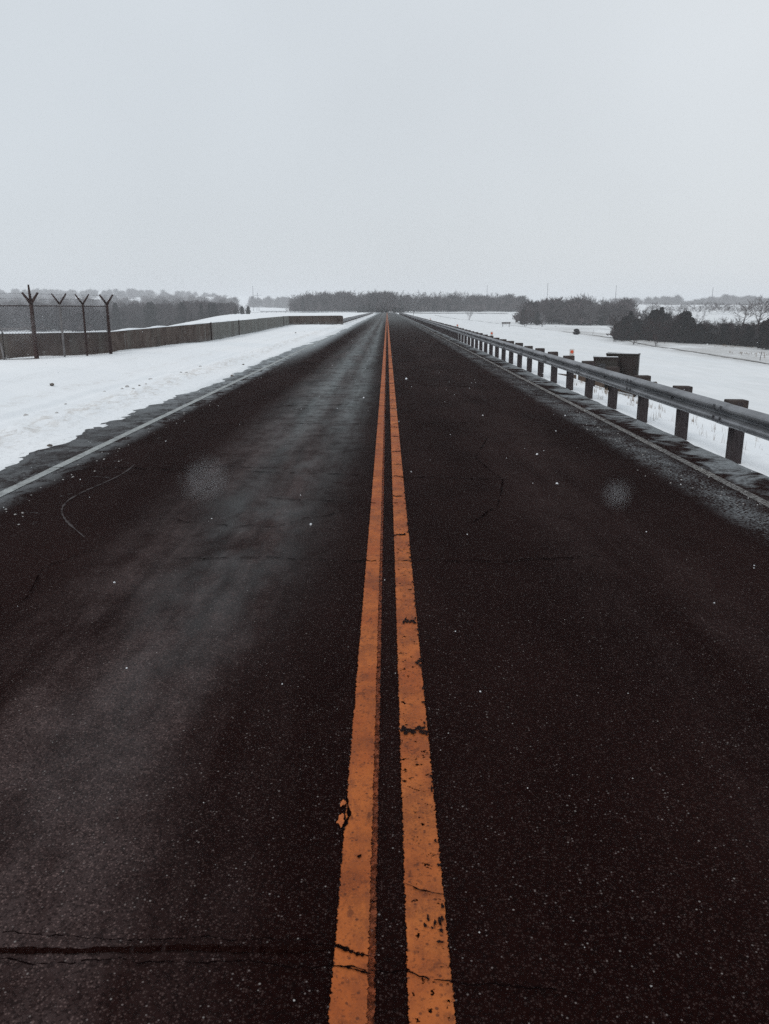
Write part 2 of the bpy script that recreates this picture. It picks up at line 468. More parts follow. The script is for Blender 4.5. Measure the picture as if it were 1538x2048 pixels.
class MB:
    """collects shapes, builds one mesh"""
    def __init__(self): self.v, self.f = [], []

    def quadstrip(self, rings, closed=True, cap=False):
        b = len(self.v)
        n = len(rings[0])
        for r in rings: self.v.extend([tuple(p) for p in r])
        m = n if closed else n - 1
        for i in range(len(rings) - 1):
            for j in range(m):
                a = b + i * n + j; c = b + i * n + (j + 1) % n
                self.f.append((a, c, c + n, a + n))
        if cap:
            self.f.append(tuple(b + j for j in range(n))[::-1])
            self.f.append(tuple(b + (len(rings) - 1) * n + j for j in range(n)))
        return self

    def box(self, x0, x1, y0, y1, z0, z1, ch=0.0):
        if ch <= 0:
            b = len(self.v)
            self.v += [(x0, y0, z0), (x1, y0, z0), (x1, y1, z0), (x0, y1, z0), (x0, y0, z1), (x1, y0, z1), (x1, y1, z1), (x0, y1, z1)]
            self.f += [tuple(b + i for i in q) for q in ((3, 2, 1, 0), (4, 5, 6, 7), (0, 1, 5, 4), (1, 2, 6, 5), (2, 3, 7, 6), (3, 0, 4, 7))]
            return self

        def ring(d, z):
            return [(x0 + d, y0 + ch, z), (x0 + d + (ch - d), y0 + d, z), (x1 - ch, y0 + d, z), (x1 - d, y0 + ch, z),
                    (x1 - d, y1 - ch, z), (x1 - ch, y1 - d, z), (x0 + ch, y1 - d, z), (x0 + d, y1 - ch, z)]
        rings = [ring(ch * .9, z0), ring(0, z0 + ch), ring(0, z1 - ch), ring(ch * .9, z1)]
        return self.quadstrip(rings, True, True)

    def tube(self, pts, r, n=8, cap=True):
        pts = [Vector(p) for p in pts]
        rr = r if isinstance(r, (list, tuple)) else [r] * len(pts)
        rings = []
        for i, p in enumerate(pts):
            d = (pts[min(i + 1, len(pts) - 1)] - pts[max(i - 1, 0)]).normalized()
            u = d.cross(Vector((0, 0, 1)))
            if u.length < 1e-3: u = d.cross(Vector((1, 0, 0)))
            u.normalize(); w = d.cross(u)
            rings.append([p + (u * math.cos(2 * math.pi * j / n) + w * math.sin(2 * math.pi * j / n)) * rr[i] for j in range(n)])
        return self.quadstrip(rings, True, cap)

    def mesh(self, name, mat, smooth=False):
        me = bpy.data.meshes.new(name)
        me.from_pydata(self.v, [], self.f)
        if smooth:
            me.polygons.foreach_set('use_smooth', np.ones(len(me.polygons), dtype=bool))
        me.update()
        me.materials.append(mat)
        return me

    def build(self, name, mat, parent=None, smooth=False, loc=None):
        return link(name, self.mesh(name, mat, smooth), parent, loc)


def copy_thing(o, loc=None, rz=None, scale=None, label=None):
    c = o.copy(); C.objects.link(c)
    if loc is not None: c.location = loc
    if rz is not None: c.rotation_euler = (0, 0, rz)
    if scale is not None: c.scale = scale
    if label: c['label'] = label
    for ch in o.children:
        d = ch.copy(); C.objects.link(d); d.parent = c
        for g in ch.children:
            e = g.copy(); C.objects.link(e); e.parent = d
    return c


def fbm(x, y, s, o=3, seed=0):
    """cheap vectorised value noise"""
    x = np.asarray(x, float) * s + seed * 13.7; y = np.asarray(y, float) * s + seed * 7.3
    tot = np.zeros(np.broadcast(x, y).shape); amp = 1.0; nrm = 0
    for k in range(o):
        xi = np.floor(x); yi = np.floor(y); fx = x - xi; fy = y - yi
        fx = fx * fx * (3 - 2 * fx); fy = fy * fy * (3 - 2 * fy)
        def h(a, b):
            q = np.sin(a * 127.1 + b * 311.7 + seed * 17.1 + k * 5.3) * 43758.5453
            return q - np.floor(q)
        v = (h(xi, yi) * (1 - fx) + h(xi + 1, yi) * fx) * (1 - fy) + (h(xi, yi + 1) * (1 - fx) + h(xi + 1, yi + 1) * fx) * fy
        tot += v * amp; nrm += amp; amp *= 0.5; x = x * 2.03; y = y * 2.03
    return tot / nrm - 0.5


def sstep(v, a, b):
    t = np.clip((np.asarray(v, float) - a) / (b - a), 0, 1)
    return t * t * (3 - 2 * t)


# ------------------------------------------------------------------ terrain
def ground_z(x, y):
    x = np.asarray(x, float); y = np.asarray(y, float)
    x, y = np.broadcast_arrays(x, y)
    # right of the road: slope down to the toe, then a field
    zr = np.interp(x, [4.0, 4.7, 5.6, 7, 12, 20, 43, 47, 60, 200, 600], [-.15, -.17, -.35, -.75, -1.5, -2.5, -4.3, -4.0, -4.25, -5.0, -5.0])
    s = np.interp(y, [0, 130, 260, 400, 460], [1, 1, .62, .22, .0])
    rise_r = np.interp(y, [0, 260, 400, 460, 600, 900, 1400, 3500], [0, 0, .3, 1.0, 1.6, 4.5, 13, 18])
    zr = np.where(x > 4.0, (zr + .15) * s - .15 + rise_r * sstep(x, 4, 30), 0)
    # left of the road: narrow shoulder, widening berm beyond the wall, valley, hill
    edge = -np.interp(y, [0, 84, 100, 122, 366, 420, 3000], [10.5, 10.6, 15, 25, 64, 110, 110])
    low = np.interp(y, [0, 330, 430, 700, 1100, 1500, 3500], [-6.2, -6.2, -5.5, -3, 6, 25, 32])
    lowc = np.interp(y, [0, 330, 450, 900, 3500], [-6.2, -6.2, -1, 2.5, 10])
    k = sstep(-x, 110, 230)
    low = low * k + lowc * (1 - k)
    t = sstep(edge - x, 0, 34)
    zl = -0.12 * (1 - sstep(-x, 5, 10) * sstep(y, 92, 110)) * (1 - t) + low * t
    z = np.where(x > 4.0, zr, np.where(x < -4.0, zl, -0.12))
    away = sstep(np.abs(x), 7, 20)
    z = z + fbm(x, y, .05, 3, 3) * .55 * away + fbm(x, y, .6, 3, 5) * .14 * sstep(np.abs(x), 4.6, 6.5)
    z = z + fbm(x, y, .006, 3, 8) * 3.0 * sstep(y, 450, 900)
    return z


def gz(x, y): return float(ground_z(x, y))


def axis(parts):
    out = []
    for a, b, n in parts: out += list(np.linspace(a, b, n, endpoint=False))
    out.append(parts[-1][1])
    return np.array(out)


xs = axis([(-3200, -700, 16), (-700, -200, 26), (-200, -60, 40), (-60, -12, 34), (-12, -4.0, 14), (-4.0, 4.05, 4), (4.05, 9, 34), (9, 25, 40), (25, 75, 55), (75, 200, 40), (200, 700, 26), (700, 3200, 16)])
ys = axis([(-60, 2, 10), (2, 30, 110), (30, 70, 90), (70, 200, 130), (200, 500, 120), (500, 1000, 60), (1000, 3600, 30)])
GX, GY = np.meshgrid(xs, ys)
GZ = ground_z(GX, GY)


def grid_mesh(name, GX, GY, GZ, mat):
    ny, nx = GX.shape
    V = np.stack([GX.ravel(), GY.ravel(), GZ.ravel()], 1)
    i = np.arange(ny - 1)[:, None] * nx + np.arange(nx - 1)[None, :]
    i = i.ravel()
    F = np.stack([i, i + 1, i + nx + 1, i + nx], 1)
    return fast_mesh(name, V, F, mat, True)


ground = link('ground', grid_mesh('ground', GX, GY, GZ, M['snow']))
tag(ground, kind='structure')

# road: a slab with a broken right-hand edge
ry = axis([(-12, 0, 8), (0, 40, 260), (40, 120, 120), (120, 402, 60)])
redge = 4.02 + fbm(ry, ry * 0, 2.2, 3, 2) * .10 * (ry < 130)
mb = MB()
for i, y in enumerate(ry):
    mb.v += [(-5.2, y, 0.0), (-1.5, y, 0.0), (1.5, y, 0.0), (float(redge[i]), y, 0.0), (float(redge[i]) + .05, y, -.15)]
for i in range(len(ry) - 1):
    for j in range(4):
        a = i * 5 + j
        mb.f.append((a, a + 1, a + 6, a + 5))
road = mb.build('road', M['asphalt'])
tag(road, kind='structure')

side = MB()
sx = axis([(-120, 60, 60)])
for x in sx:
    y0 = 404 + 0.0006 * (x + 10) ** 2
    side.v += [(x, y0, .05 if x > -60 else .03), (x, y0 + 6.5, .07)]
for i in range(len(sx) - 1): side.f.append((2 * i, 2 * i + 2, 2 * i + 3, 2 * i + 1))
tag(side.build('side_road', M['side_asphalt']), kind='structure')

# snow bank lying over the left edge of the asphalt
bx = np.concatenate([np.linspace(-14, -6, 40, endpoint=False), np.linspace(-6, -3.35, 62)])
by = axis([(-4, 3, 20), (3, 34, 520), (34, 90, 380), (90, 300, 220)])
BX, BY = np.meshgrid(bx, by)
edge = -4.10 + fbm(BX * 1.0, BY, .55, 4, 21) * .62 + fbm(BX * 2, BY, 2.6, 3, 22) * .24 + fbm(BX, BY, .12, 2, 25) * .35 + fbm(BX * 1.5, BY, 7, 2, 28) * .16
edge = edge + .45 * sstep(BY, 28, 60)
s = edge - BX
bank = -.012 + .024 * sstep(s, -.10, .22) + .07 * sstep(s, .15, 1.4)
bank += (.26 * sstep(-BX, 5.2, 8.6)) * (1 - sstep(BY, 27, 44)) + .05 * sstep(-BX, 5, 8)
bank += fbm(BX, BY, .5, 5, 23) * .11 * sstep(s, .1, 1.2) + fbm(BX, BY, 5, 3, 24) * .024 * sstep(s, 0, .3)
bank += np.exp(-((BX + 5.05 + fbm(BX * 0, BY, .25, 2, 29) * .5) / .28) ** 2) * (.03 + fbm(BX, BY, 3.5, 3, 27) * .10) * sstep(s, 0, .4)
for rx, dep in ((5.65, .035), (6.0, .022), (7.25, .035), (7.62, .022)):                 # old tyre ruts, half blown over
    rut = np.abs(BX + rx + fbm(BX * 0, BY, .06, 2, 33) * 1.1)
    bank += (-dep * np.exp(-(rut / .11) ** 2) + dep * .5 * np.exp(-((rut - .2) / .09) ** 2)) * (.4 + fbm(BX, BY, .35, 2, 35) + .4) * sstep(s, .3, .8)
tagged = bank - .6 * sstep(-BX, 10.2, 13.5)
BZ = tagged
snow_bank = link('snow_bank', grid_mesh('snow_bank', BX, BY, BZ, M['bank']))
tag(snow_bank, kind='structure')


def bank_z(x, y):
    i = np.argmin(abs(by - y)); j = np.argmin(abs(bx - x))
    return float(BZ[i, j])


# ------------------------------------------------------------------ painted lines (sheets above the road)
def strip(name, x0, x1, z, mat, y0, y1, n, pad=.014):
    m = MB()
    yy = np.linspace(0, 1, n) ** 1.7 * (y1 - y0) + y0
    for y in yy: m.v += [(x0 - pad, y, z), (x1 + pad, y, z)]
    for i in range(n - 1): m.f.append((2 * i, 2 * i + 1, 2 * i + 3, 2 * i + 2))
    return m.build(name, mat, road)


o = strip('centre_line_old_paint', -.075, -.030, .004, M['yellow_u'], -2, 395, 40)
o['label'] = 'darker worn strip of older paint'
strip('centre_line', -.143, -.050, .008, M['yellow_l'], -2, 395, 40)
strip('centre_line', .056, .171, .006, M['yellow_r'], -2, 395, 40)['label'] = 'cracked and chipped line'
strip('edge_line', -3.745, -3.635, .006, M['white_l'], -2, 395, 40, .03)
strip('edge_line', 3.405, 3.505, .006, M['white_r'], -2, 395, 40, .03)


def crack(pts, w, z=.0105, jag=.02, gap=0.0, name='crack', mat=None, step=.05, seed=0):
    """irregular dark fissure along pts"""
    rr = random.Random(seed)
    P = []
    for (xa, ya), (xb, yb) in zip(pts[:-1], pts[1:]):
        n = max(2, int(math.hypot(xb - xa, yb - ya) / step))
        for i in range(n):
            t = i / n
            P.append((xa + (xb - xa) * t, ya + (yb - ya) * t))
    P.append(pts[-1])
    m = MB(); wy = 0; out = []
    for i, (x, y) in enumerate(P):
        wy = wy * .86 + rr.uniform(-jag, jag) * .55
        e = min(i, len(P) - 1 - i) / 5
        ww = w * (rr.uniform(.55, 1.15) if name == 'worn_seam' else rr.uniform(.15, 1.25)) * min(1, .15 + e)
        out.append((x, y + wy, ww))
    keep = True
    for i in range(len(out) - 1):
        if gap and rr.random() < gap: continue
        (xa, ya, wa), (xb, yb, wb) = out[i], out[i + 1]
        dx, dy = xb - xa, yb - ya; l = math.hypot(dx, dy) or 1
        nx, ny = -dy / l, dx / l
        b = len(m.v)
        m.v += [(xa - nx * wa / 2, ya - ny * wa / 2, z), (xa + nx * wa / 2, ya + ny * wa / 2, z), (xb + nx * wb / 2, yb + ny * wb / 2, z), (xb - nx * wb / 2, yb - ny * wb / 2, z)]
        m.f.append((b, b + 1, b + 2, b + 3))
    o = m.build(name, mat or M['crack'], road)
    return o


# the double crack nearest the viewer, and the transverse cracks beyond
crack([(-1.65, 1.895), (-1.1, 1.89), (-.6, 1.885), (-.28, 1.87), (-.16, 1.855)], .005, z=.0098, jag=.010, step=.012, gap=.2, seed=1)
crack([(-1.75, 1.845), (-1.1, 1.84), (-.6, 1.85), (-.30, 1.845), (-.15, 1.85)], .026, z=.0035, jag=.004, step=.012, gap=.06, name='worn_seam', mat=M['seam'], seed=201)
crack([(-.150, 1.856), (-.12, 1.846), (-.085, 1.826), (-.035, 1.812)], .017, z=.0112, jag=.004, step=.006, seed=202)
crack([(-.145, 1.785), (-.09, 1.770), (-.033, 1.757)], .008, z=.0112, jag=.003, step=.006, seed=203)
crack([(-1.6, 1.80), (-.9, 1.80), (-.4, 1.80), (-.14, 1.785), (-.03, 1.757), (.05, 1.765), (.10, 1.745), (.175, 1.72), (.5, 1.70)], .006, jag=.010, step=.012, gap=.12, seed=2)
crack([(.055, 2.105), (.10, 2.080), (.14, 2.058), (.175, 2.05)], .010, jag=.008, step=.012, seed=3)
crack([(-1.55, 5.42), (-.9, 5.40), (-.5, 5.38), (-.15, 5.37), (0, 5.34), (.1, 5.36), (.2, 5.40), (.8, 5.38), (1.7, 5.42)], .014, jag=.035, step=.035, gap=.15, seed=4)
crack([(-2.1, 6.55), (-1.3, 6.30), (-.95, 6.28), (-.65, 6.55), (-.3, 6.9)], .012, jag=.06, gap=.2, seed=5)
crack([(-1.6, 8.6), (-1.0, 8.45), (-.4, 8.35), (.05, 8.25), (.5, 8.2), (1.3, 8.15)], .020, jag=.05, gap=.2, seed=6)
crack([(-1.2, 7.35), (-.6, 7.2), (-.2, 7.1), (.3, 7.05)], .018, jag=.04, gap=.25, seed=7)
crack([(-3.9, 8.75), (-3.2, 8.8), (-2.4, 8.7), (-1.7, 8.9), (-1.2, 8.75)], .020, jag=.07, gap=.2, seed=8)
crack([(-2.9, 12.2), (-1.6, 12.4), (-.6, 12.3), (.4, 12.25), (1.6, 12.5)], .025, jag=.08, gap=.25, seed=9)
crack([(-2.0, 14.6), (-.8, 14.8), (.2, 14.7)], .035, jag=.07, gap=.25, seed=10)
crack([(-1.9, 18.6), (-.6, 18.4), (.6, 18.7), (2.2, 18.4)], .035, jag=.11, gap=.3, seed=11)
crack([(-2.8, 24), (-.4, 24.2), (.6, 24.1)], .06, jag=.12, gap=.25, seed=12)
crack([(.6, 6.2), (1.0, 7.0), (1.2, 8.1), (1.05, 9.4), (1.4, 11.0)], .014, jag=.03, gap=.35, seed=13)
crack([(-2.6, 4.0), (-2.2, 4.6), (-2.35, 5.2), (-2.0, 6.0)], .012, jag=.03, gap=.35, seed=14)
for k, y in enumerate((30.5, 36, 43, 51, 60)):
    crack([(-2.8, y), (-.8, y + .3), (.9, y), (2.8, y + .3)], .07, jag=.16, gap=.35, step=.12, seed=20 + k)

def blot(name, cx, cy, rx, ry, seed, mat, z=.0118, n=26, rag=.45, lab=None):
    rr = random.Random(seed)
    m = MB(); ph = [rr.uniform(0, 6.3) for _ in range(5)]
    m.v.append((cx, cy, z))
    for i in range(n):
        t = 2 * math.pi * i / n
        q = 1 + rag * (math.sin(2 * t + ph[0]) * .4 + math.sin(3 * t + ph[1]) * .35 + math.sin(5 * t + ph[2]) * .3 + math.sin(9 * t + ph[3]) * .22) + rr.uniform(-.12, .12)
        m.v.append((cx + rx * q * math.cos(t), cy + ry * q * math.sin(t), z))
    for i in range(n): m.f.append((0, 1 + i, 1 + (i + 1) % n))
    o = m.build(name, mat, road)
    if lab: o['label'] = lab
    return o


# short cracks across the right-hand yellow line
for k, (y, w) in enumerate(((6.02, .030), (7.35, .022), (8.28, .02), (8.95, .016), (9.8, .03), (11.0, .025), (11.9, .03), (13.1, .03), (14.2, .03), (15.6, .04), (17, .035), (19.2, .05), (21.5, .05), (24, .06), (27, .06), (31, .08))):
    crack([(.054, y), (.115, y + .01), (.172, y - .01)], w * 1.25, jag=.010, step=.012, seed=40 + k)
    for j in range(3):
        blot('bare_patch', .062 + .105 * ((j * .37 + k * .29) % 1), y + .02 * (j - 1), .009 + .004 * (k % 3), w * .6, 400 + 5 * k + j, M['bare'], z=.0118 + .0002 * j)



# places where the paint has broken away down to the asphalt
rr = random.Random(5)
for k in range(16):
    blot('bare_patch', .066 + .100 * k / 15, 3.02 + rr.uniform(-.022, .022), rr.uniform(.005, .011), rr.uniform(.008, .020), 100 + k, M['bare'], z=.0118 + .0002 * (k % 3))
for k in range(9):
    blot('bare_patch', .110 + .055 * rr.random(), 1.86 + .10 * rr.random(), rr.uniform(.003, .009), rr.uniform(.005, .015), 130 + k, M['bare'], z=.0118 + .0002 * (k % 3))
for k in range(6):
    blot('bare_patch', .095 + .012 * k, 4.23 + rr.uniform(-.02, .02), rr.uniform(.006, .010), rr.uniform(.012, .03), 150 + k, M['bare'], z=.0118 + .0002 * (k % 3))
for k in range(44):
    y = 2.0 + 5.6 * rr.random()
    blot('bare_patch', .160 + .012 * rr.random(), y, rr.uniform(.003, .007), rr.uniform(.006, .02), 170 + k, M['bare'], z=.0118 + .0002 * (k % 3))
for k in range(3):
    blot('bare_patch', .15 + .01 * k, 3.68 + .02 * k, .009, .014, 195 + k, M['bare'], z=.0118 + .0002 * k)
blot('paint_fleck', -.156, 2.52, .010, .018, 201, M['yellow_l'].copy() if False else simple('loose_paint', (0.50, 0.145, 0.04), (0.38, 0.10, 0.03), 60), z=.006)
blot('paint_fleck', -.158, 2.42, .013, .030, 202, bpy.data.materials['loose_paint'], z=.006)
crack([(-.146, 2.56), (-.138, 2.50), (-.130, 2.44), (-.144, 2.38), (-.156, 2.35)], .014, jag=.002, step=.01, seed=66)
blot('oil_spot', -.088, 2.225, .006, .009, 203, M['crack'])
# pale curved scuff a tyre left on the left lane
sc = []
for i in range(30):
    t = i / 29
    y = 9.0 - 3.1 * t
    x = -2.88 + (-.0) + .35 * math.sin(t * math.pi * .9) * -1 + .62 * t + .10 * math.sin(t * 7)
    sc.append((x, y))
crack(sc, .022, z=.004, jag=.002, name='tyre_scuff', mat=M['scuff'], seed=77)

# bare dirt track along the toe of the slope
tk = MB()
for i in range(90):
    y = 60 + i * 3.2
    x = 43.5 - .5 * math.sin(y * .03) - 24 * float(sstep(y, 150, 345))
    for dx in (-.22, .22):
        tk.v.append((x + dx, y, gz(x + dx, y) + .05))
for i in range(89): tk.f.append((2 * i, 2 * i + 1, 2 * i + 3, 2 * i + 2))
tag(tk.build('track', M['track']), kind='structure')


# ------------------------------------------------------------------ guardrails
PROF = [(d_, z_ * .90) for d_, z_ in [(.010, 0), (.030, .010), (.074, .043), (.083, .064), (.083, .086), (.074, .108), (.012, .140), (.002, .156), (.012, .172), (.074, .204), (.083, .226), (.083, .248), (.074, .269), (.030, .302), (.010, .312)]]


def rail_mesh(length, side):
    """W-beam, open shell with thickness; side -1: humps towards -x"""
    m = MB()
    t = .005
    ring = [(side * d, z) for d, z in PROF] + [(side * (d - t), z) for d, z in reversed(PROF)]
    rings = [[(x, y, z) for x, z in ring] for y in np.linspace(-.16, length + .16, 5)]
    m.quadstrip(rings, True, True)
    return m


PITCH = 1.87
RAIL_Z = .32


def bolt_mesh(side):
    m = MB()
    m.tube([(0, 0, 0), (side * .016, 0, 0)], .017, 8)
    return m.mesh('bolt', M['bolt'])


def reflector(loc, near, label):
    t = empty('reflector', loc)
    m = MB(); m.box(-.055, .055, -.004, .004, 0, .17, .003); m.build('plate', M['plate'], t)
    m = MB(); m.tube([(0, -.005, .105), (0, -.014, .105)], .038, 14); m.build('lens', M['lens'], t)
    tag(t, label, 'reflector', 'reflectors on top of the right guardrail posts')
    return t


def guardrail(name, x, side, y_first, n_posts, label, post_mat, near_bolts, zb):
    root = empty(name, (x, y_first, 0))
    tag(root, label, 'guardrail')
    rm = rail_mesh(2 * PITCH, side).mesh('rail_panel', M['rail'], False)
    pm = MB().box(.0, .14, -.085, .085, zb, .610, .008).mesh('post', post_mat) if side < 0 else MB().box(-.14, 0, -.085, .085, zb, .610, .008).mesh('post', post_mat)
    bm_ = MB().box(-.097, .143, -.088, .088, .34, .632, .008).mesh('blockout', M['block']) if side < 0 else MB().box(-.143, .097, -.088, .088, .34, .632, .008).mesh('blockout', M['block'])
    bo = bolt_mesh(side)
    rr = random.Random(3)
    xo = .10 * (-side)                                       # distance rail back -> post
    for i in range(n_posts):
        y = i * PITCH
        p = link('post', pm, root, (xo, y, rr.uniform(-.02, .01)))
        p.rotation_euler = (rr.uniform(-.012, .012), rr.uniform(-.012, .012), rr.uniform(-.03, .03))
        b = link('blockout', bm_, root, (xo, y, rr.uniform(-.012, .014)))
        b.rotation_euler = (0, rr.uniform(-.02, .02), rr.uniform(-.03, .03))
    for i in range(0, n_posts - 1, 2):
        y = i * PITCH
        lap = -.004 * ((i // 2) % 2)
        r_ = link('rail_panel', rm, root, (lap, y, RAIL_Z + rr.uniform(-.003, .003)))
        if near_bolts and i < near_bolts:
            for zz in (.060, .084, .200, .226):
                for yy in (-.10, .10):
                    link('bolt', bo, r_, (side * .082, yy + .02, zz))
            link('bolt', bo, r_, (side * .006, PITCH, .140))
    return root


g_right = guardrail('guardrail', 4.20, -1, 9.96 - 4 * PITCH, 156, 'long grey steel guardrail on dark timber posts along the right edge of the road', M['post'], 24, -.34)
g_left = guardrail('guardrail', -4.95, 1, 91.5, 112, 'low dark steel guardrail running on from the end of the concrete wall', M['post'], 0, -.2)
for y, lab in ((9.96 + 5 * PITCH, 'orange round reflector on a white plate, nearest and largest on the guardrail'),
               (9.96 + 13 * PITCH, 'small white reflector plate on a guardrail post, second from the viewer'),
               (9.96 + 22 * PITCH, 'tiny reflector plate on a guardrail post, third from the viewer'),
               (9.96 + 39 * PITCH, 'tiny reflector plate on a guardrail post, farthest one, above the distant rail')):
    reflector((4.38, y, .632), True, lab)

# guardrail of the side road at the far end
sr = empty('guardrail', (-62, 402.5, 0))
tag(sr, 'thin dark guardrail far off along the side road in front of the woods', 'guardrail')
m = MB(); m.box(0, 46, -.05, .0, .42, .74); m.build('rail_panel', M['rail'], sr)
pmesh = MB().box(-.08, .08, .0, .16, -.2, .72).mesh('post', M['post'])
for i in range(20): link('post', pmesh, sr, (1 + i * 2.3, 0, 0))

# ------------------------------------------------------------------ concrete wall
WT = 1.03                                                    # height of the coping
wall = empty('concrete_wall', (-9.0, 42, 0))
tag(wall, 'long low brown concrete wall with snow on its top left of the road', 'wall')
path = [(-26.0, 20.6), (-18.0, 21.6), (-11.0, 23.4), (-8.62, 25.3), (-8.8, 33.5), (-9.03, 42), (-9.22, 51), (-9.42, 60), (-9.62, 69), (-9.82, 78), (-9.95, 84.0), (-4.75, 89.5)]


def panel(a, b, i):
    ax, ay = a; bx_, by_ = b
    l = math.hypot(bx_ - ax, by_ - ay); ux, uy = (bx_ - ax) / l, (by_ - ay) / l
    nx, ny = uy, -ux                                         # towards the road
    g = .012; th = .28
    m = MB()
    def sec(t, top, ins=0.0):
        x, y = ax + ux * t, ay + uy * t
        c = .02
        return [(x + nx * (0 - ins), y + ny * (0 - ins), -.6), (x - nx * (th - ins), y - ny * (th - ins), -.6), (x - nx * (th - ins), y - ny * (th - ins), top - c),
                (x - nx * (th - c - ins), y - ny * (th - c - ins), top), (x - nx * (c + ins), y - ny * (c + ins), top), (x - nx * ins, y - ny * ins, top - c)]
    last = i == len(path) - 2
    if last:                                                 # rounded free end
        rings = [sec(g, WT), sec(l - .35, WT), sec(l - .14, WT - .02), sec(l - .04, WT - .08), sec(l, WT - .2, .02)]
    else:
        rings = [sec(g, WT - .01, .01), sec(g + .02, WT), sec(l * .5, WT + .004), sec(l - g - .02, WT), sec(l - g, WT - .01, .01)]
    m.quadstrip([[Vector(p) - Vector((-9.0, 42, 0)) for p in r] for r in rings], True, True)
    o = m.build('panel', M['concrete_local'], wall)
    # snow line on the coping
    if i <= 6:
        q = MB(); rings = []
        n = max(6, int(l / .35))
        for k in range(n + 1):
            t = .03 + (l - .06) * k / n
            x, y = ax + ux * t, ay + uy * t
            h = (.030 + .022 * math.sin(t * 1.7 + i) + random.uniform(-.006, .006)) * (1.0 if i < 6 else .4)
            h = max(.006, h)
            rings.append([(x - nx * .0 + 9.0, y - ny * .0 - 42, WT + .001), (x - nx * .05 + 9.0, y - ny * .05 - 42, WT + h), (x - nx * .2 + 9.0, y - ny * .2 - 42, WT + h), (x - nx * .27 + 9.0, y - ny * .27 - 42, WT + .001)])
        q.quadstrip(rings, False)
        q.build('snow_cap', M['flake'], o, True)
    return o


# object coordinates of the wall start at its own origin
M['concrete_local'] = M['concrete']
for n_ in M['concrete'].node_tree.nodes:
    if n_.type == 'MAP_RANGE':
        fm = n_.inputs['From Min'].default_value
        if fm > 30:
            n_.inputs['From Min'].default_value -= 42
            n_.inputs['From Max'].default_value -= 42
for i in range(len(path) - 1): panel(path[i], path[i + 1], i)
# dark joint posts standing against three joints
for (x, y) in (path[5], path[6], path[9]):
    m = MB(); m.box(.012, .05, -.035, .035, -.2, WT + .05, .006)
    m.build('joint_strip', M['rust'], wall, loc=(x + 9.0, y - 42, 0))
# pale lime streaks run down the face
stm = simple('lime_streak', (0.20, 0.20, 0.19), (0.36, 0.36, 0.35), 10)
for k, (y, w, z0, z1) in enumerate(((29.0, .05, .35, .9), (33.45, .05, .12, .62), (38.4, .09, .05, .62), (40.5, .05, .1, .8), (27.0, .04, .4, .95), (55.5, .05, .05, .4), (64, .05, .05, .45))):
    x = float(np.interp(y, [25.3, 42, 84], [-8.62, -9.03, -9.95]))
    m = MB(); n = 8
    for j in range(n + 1):
        z = z0 + (z1 - z0) * j / n; ww = w * (.4 + .6 * random.random())
        m.v += [(.004, -ww / 2, z), (.004, ww / 2, z)]
    for j in range(n): m.f.append((2 * j, 2 * j + 1, 2 * j + 3, 2 * j + 2))
    o = m.build('lime_streak', stm, wall, loc=(x + 9.0 + .002, y - 42, 0))
for k, t in enumerate((.27, .52, .66)):
    x = -9.95 + 5.2 * t; y = 84 + 5.5 * t
    m = MB()
    for j in range(7):
        z = .03 + .35 * j / 6; ww = .10 * (.4 + .6 * random.random())
        m.v += [(-ww / 2, 0, z), (ww / 2, 0, z)]
    for j in range(6): m.f.append((2 * j, 2 * j + 1, 2 * j + 3, 2 * j + 2))
    o = m.build('lime_streak', stm, wall, loc=(x + 9.0 + .008, y - 42 - .008, 0))
    o.rotation_euler = (0, 0, math.atan2(5.5, 5.2))

# ------------------------------------------------------------------ security fence with Y-shaped arms
posts = [(-9.40, 21.8, .054, True), (-9.18, 23.15, .028, False), (-8.92, 24.2, .030, False), (-8.50, 25.05, .044, True)]
fence = empty('security_fence', (-9.4, 21.8, 0))
tag(fence, 'rusty chain link fence with Y shaped barbed wire arms in the snow at left', 'fence')
F0 = Vector((-9.4, 21.8, 0))
for k, (x, y, r, big) in enumerate(posts):
    zb = bank_z(x, y)
    top = 1.88
    m = MB(); m.tube([(0, 0, zb - .25), (0, 0, zb + .02), (0, 0, top)], [r * 1.15, r * 1.12, r * .92] if big else r, 10)
    p = m.build('post', M['rust'] if big or k == 2 else M['pipe'], fence, True, loc=Vector((x, y, 0)) - F0)
    for s_ in (-1, 1):
        m = MB(); a_ = R(38) * s_
        dx = math.cos(R(8)); dy = math.sin(R(8))
        e = .26
        m.tube([(0, 0, top - .03), (s_ * e * .75 * dx, s_ * e * .75 * dy, top + e)], [r * .55 + .012, r * .35 + .010], 7)
        m.build('arm', M['rust'], p, True)
    if k == 0:
        m = MB(); m.tube([(0, 0, top - .05), (-.02, 0, top + .46)], [.045, .022], 7)
        m.build('arm', M['rust'], p, True)
    m = MB(); m.tube([(0, 0, top - .02), (0, 0, top + .02)], [r * 1.25, r * .6], 10)
    m.build('cap', M['rust'], p, True)
ptsx = [Vector((x, y, 0)) for x, y, _, _ in posts]
left_end = Vector((-13.6, 20.7, 0))
chain = [left_end] + ptsx
for z, r in ((1.80, .014),):
    for a, b in zip(chain[:-1], chain[1:]):
        m = MB(); m.tube([a - F0 + Vector((0, 0, z)), b - F0 + Vector((0, 0, z))], r, 6)
        m.build('rail', M['rust'], fence, True)
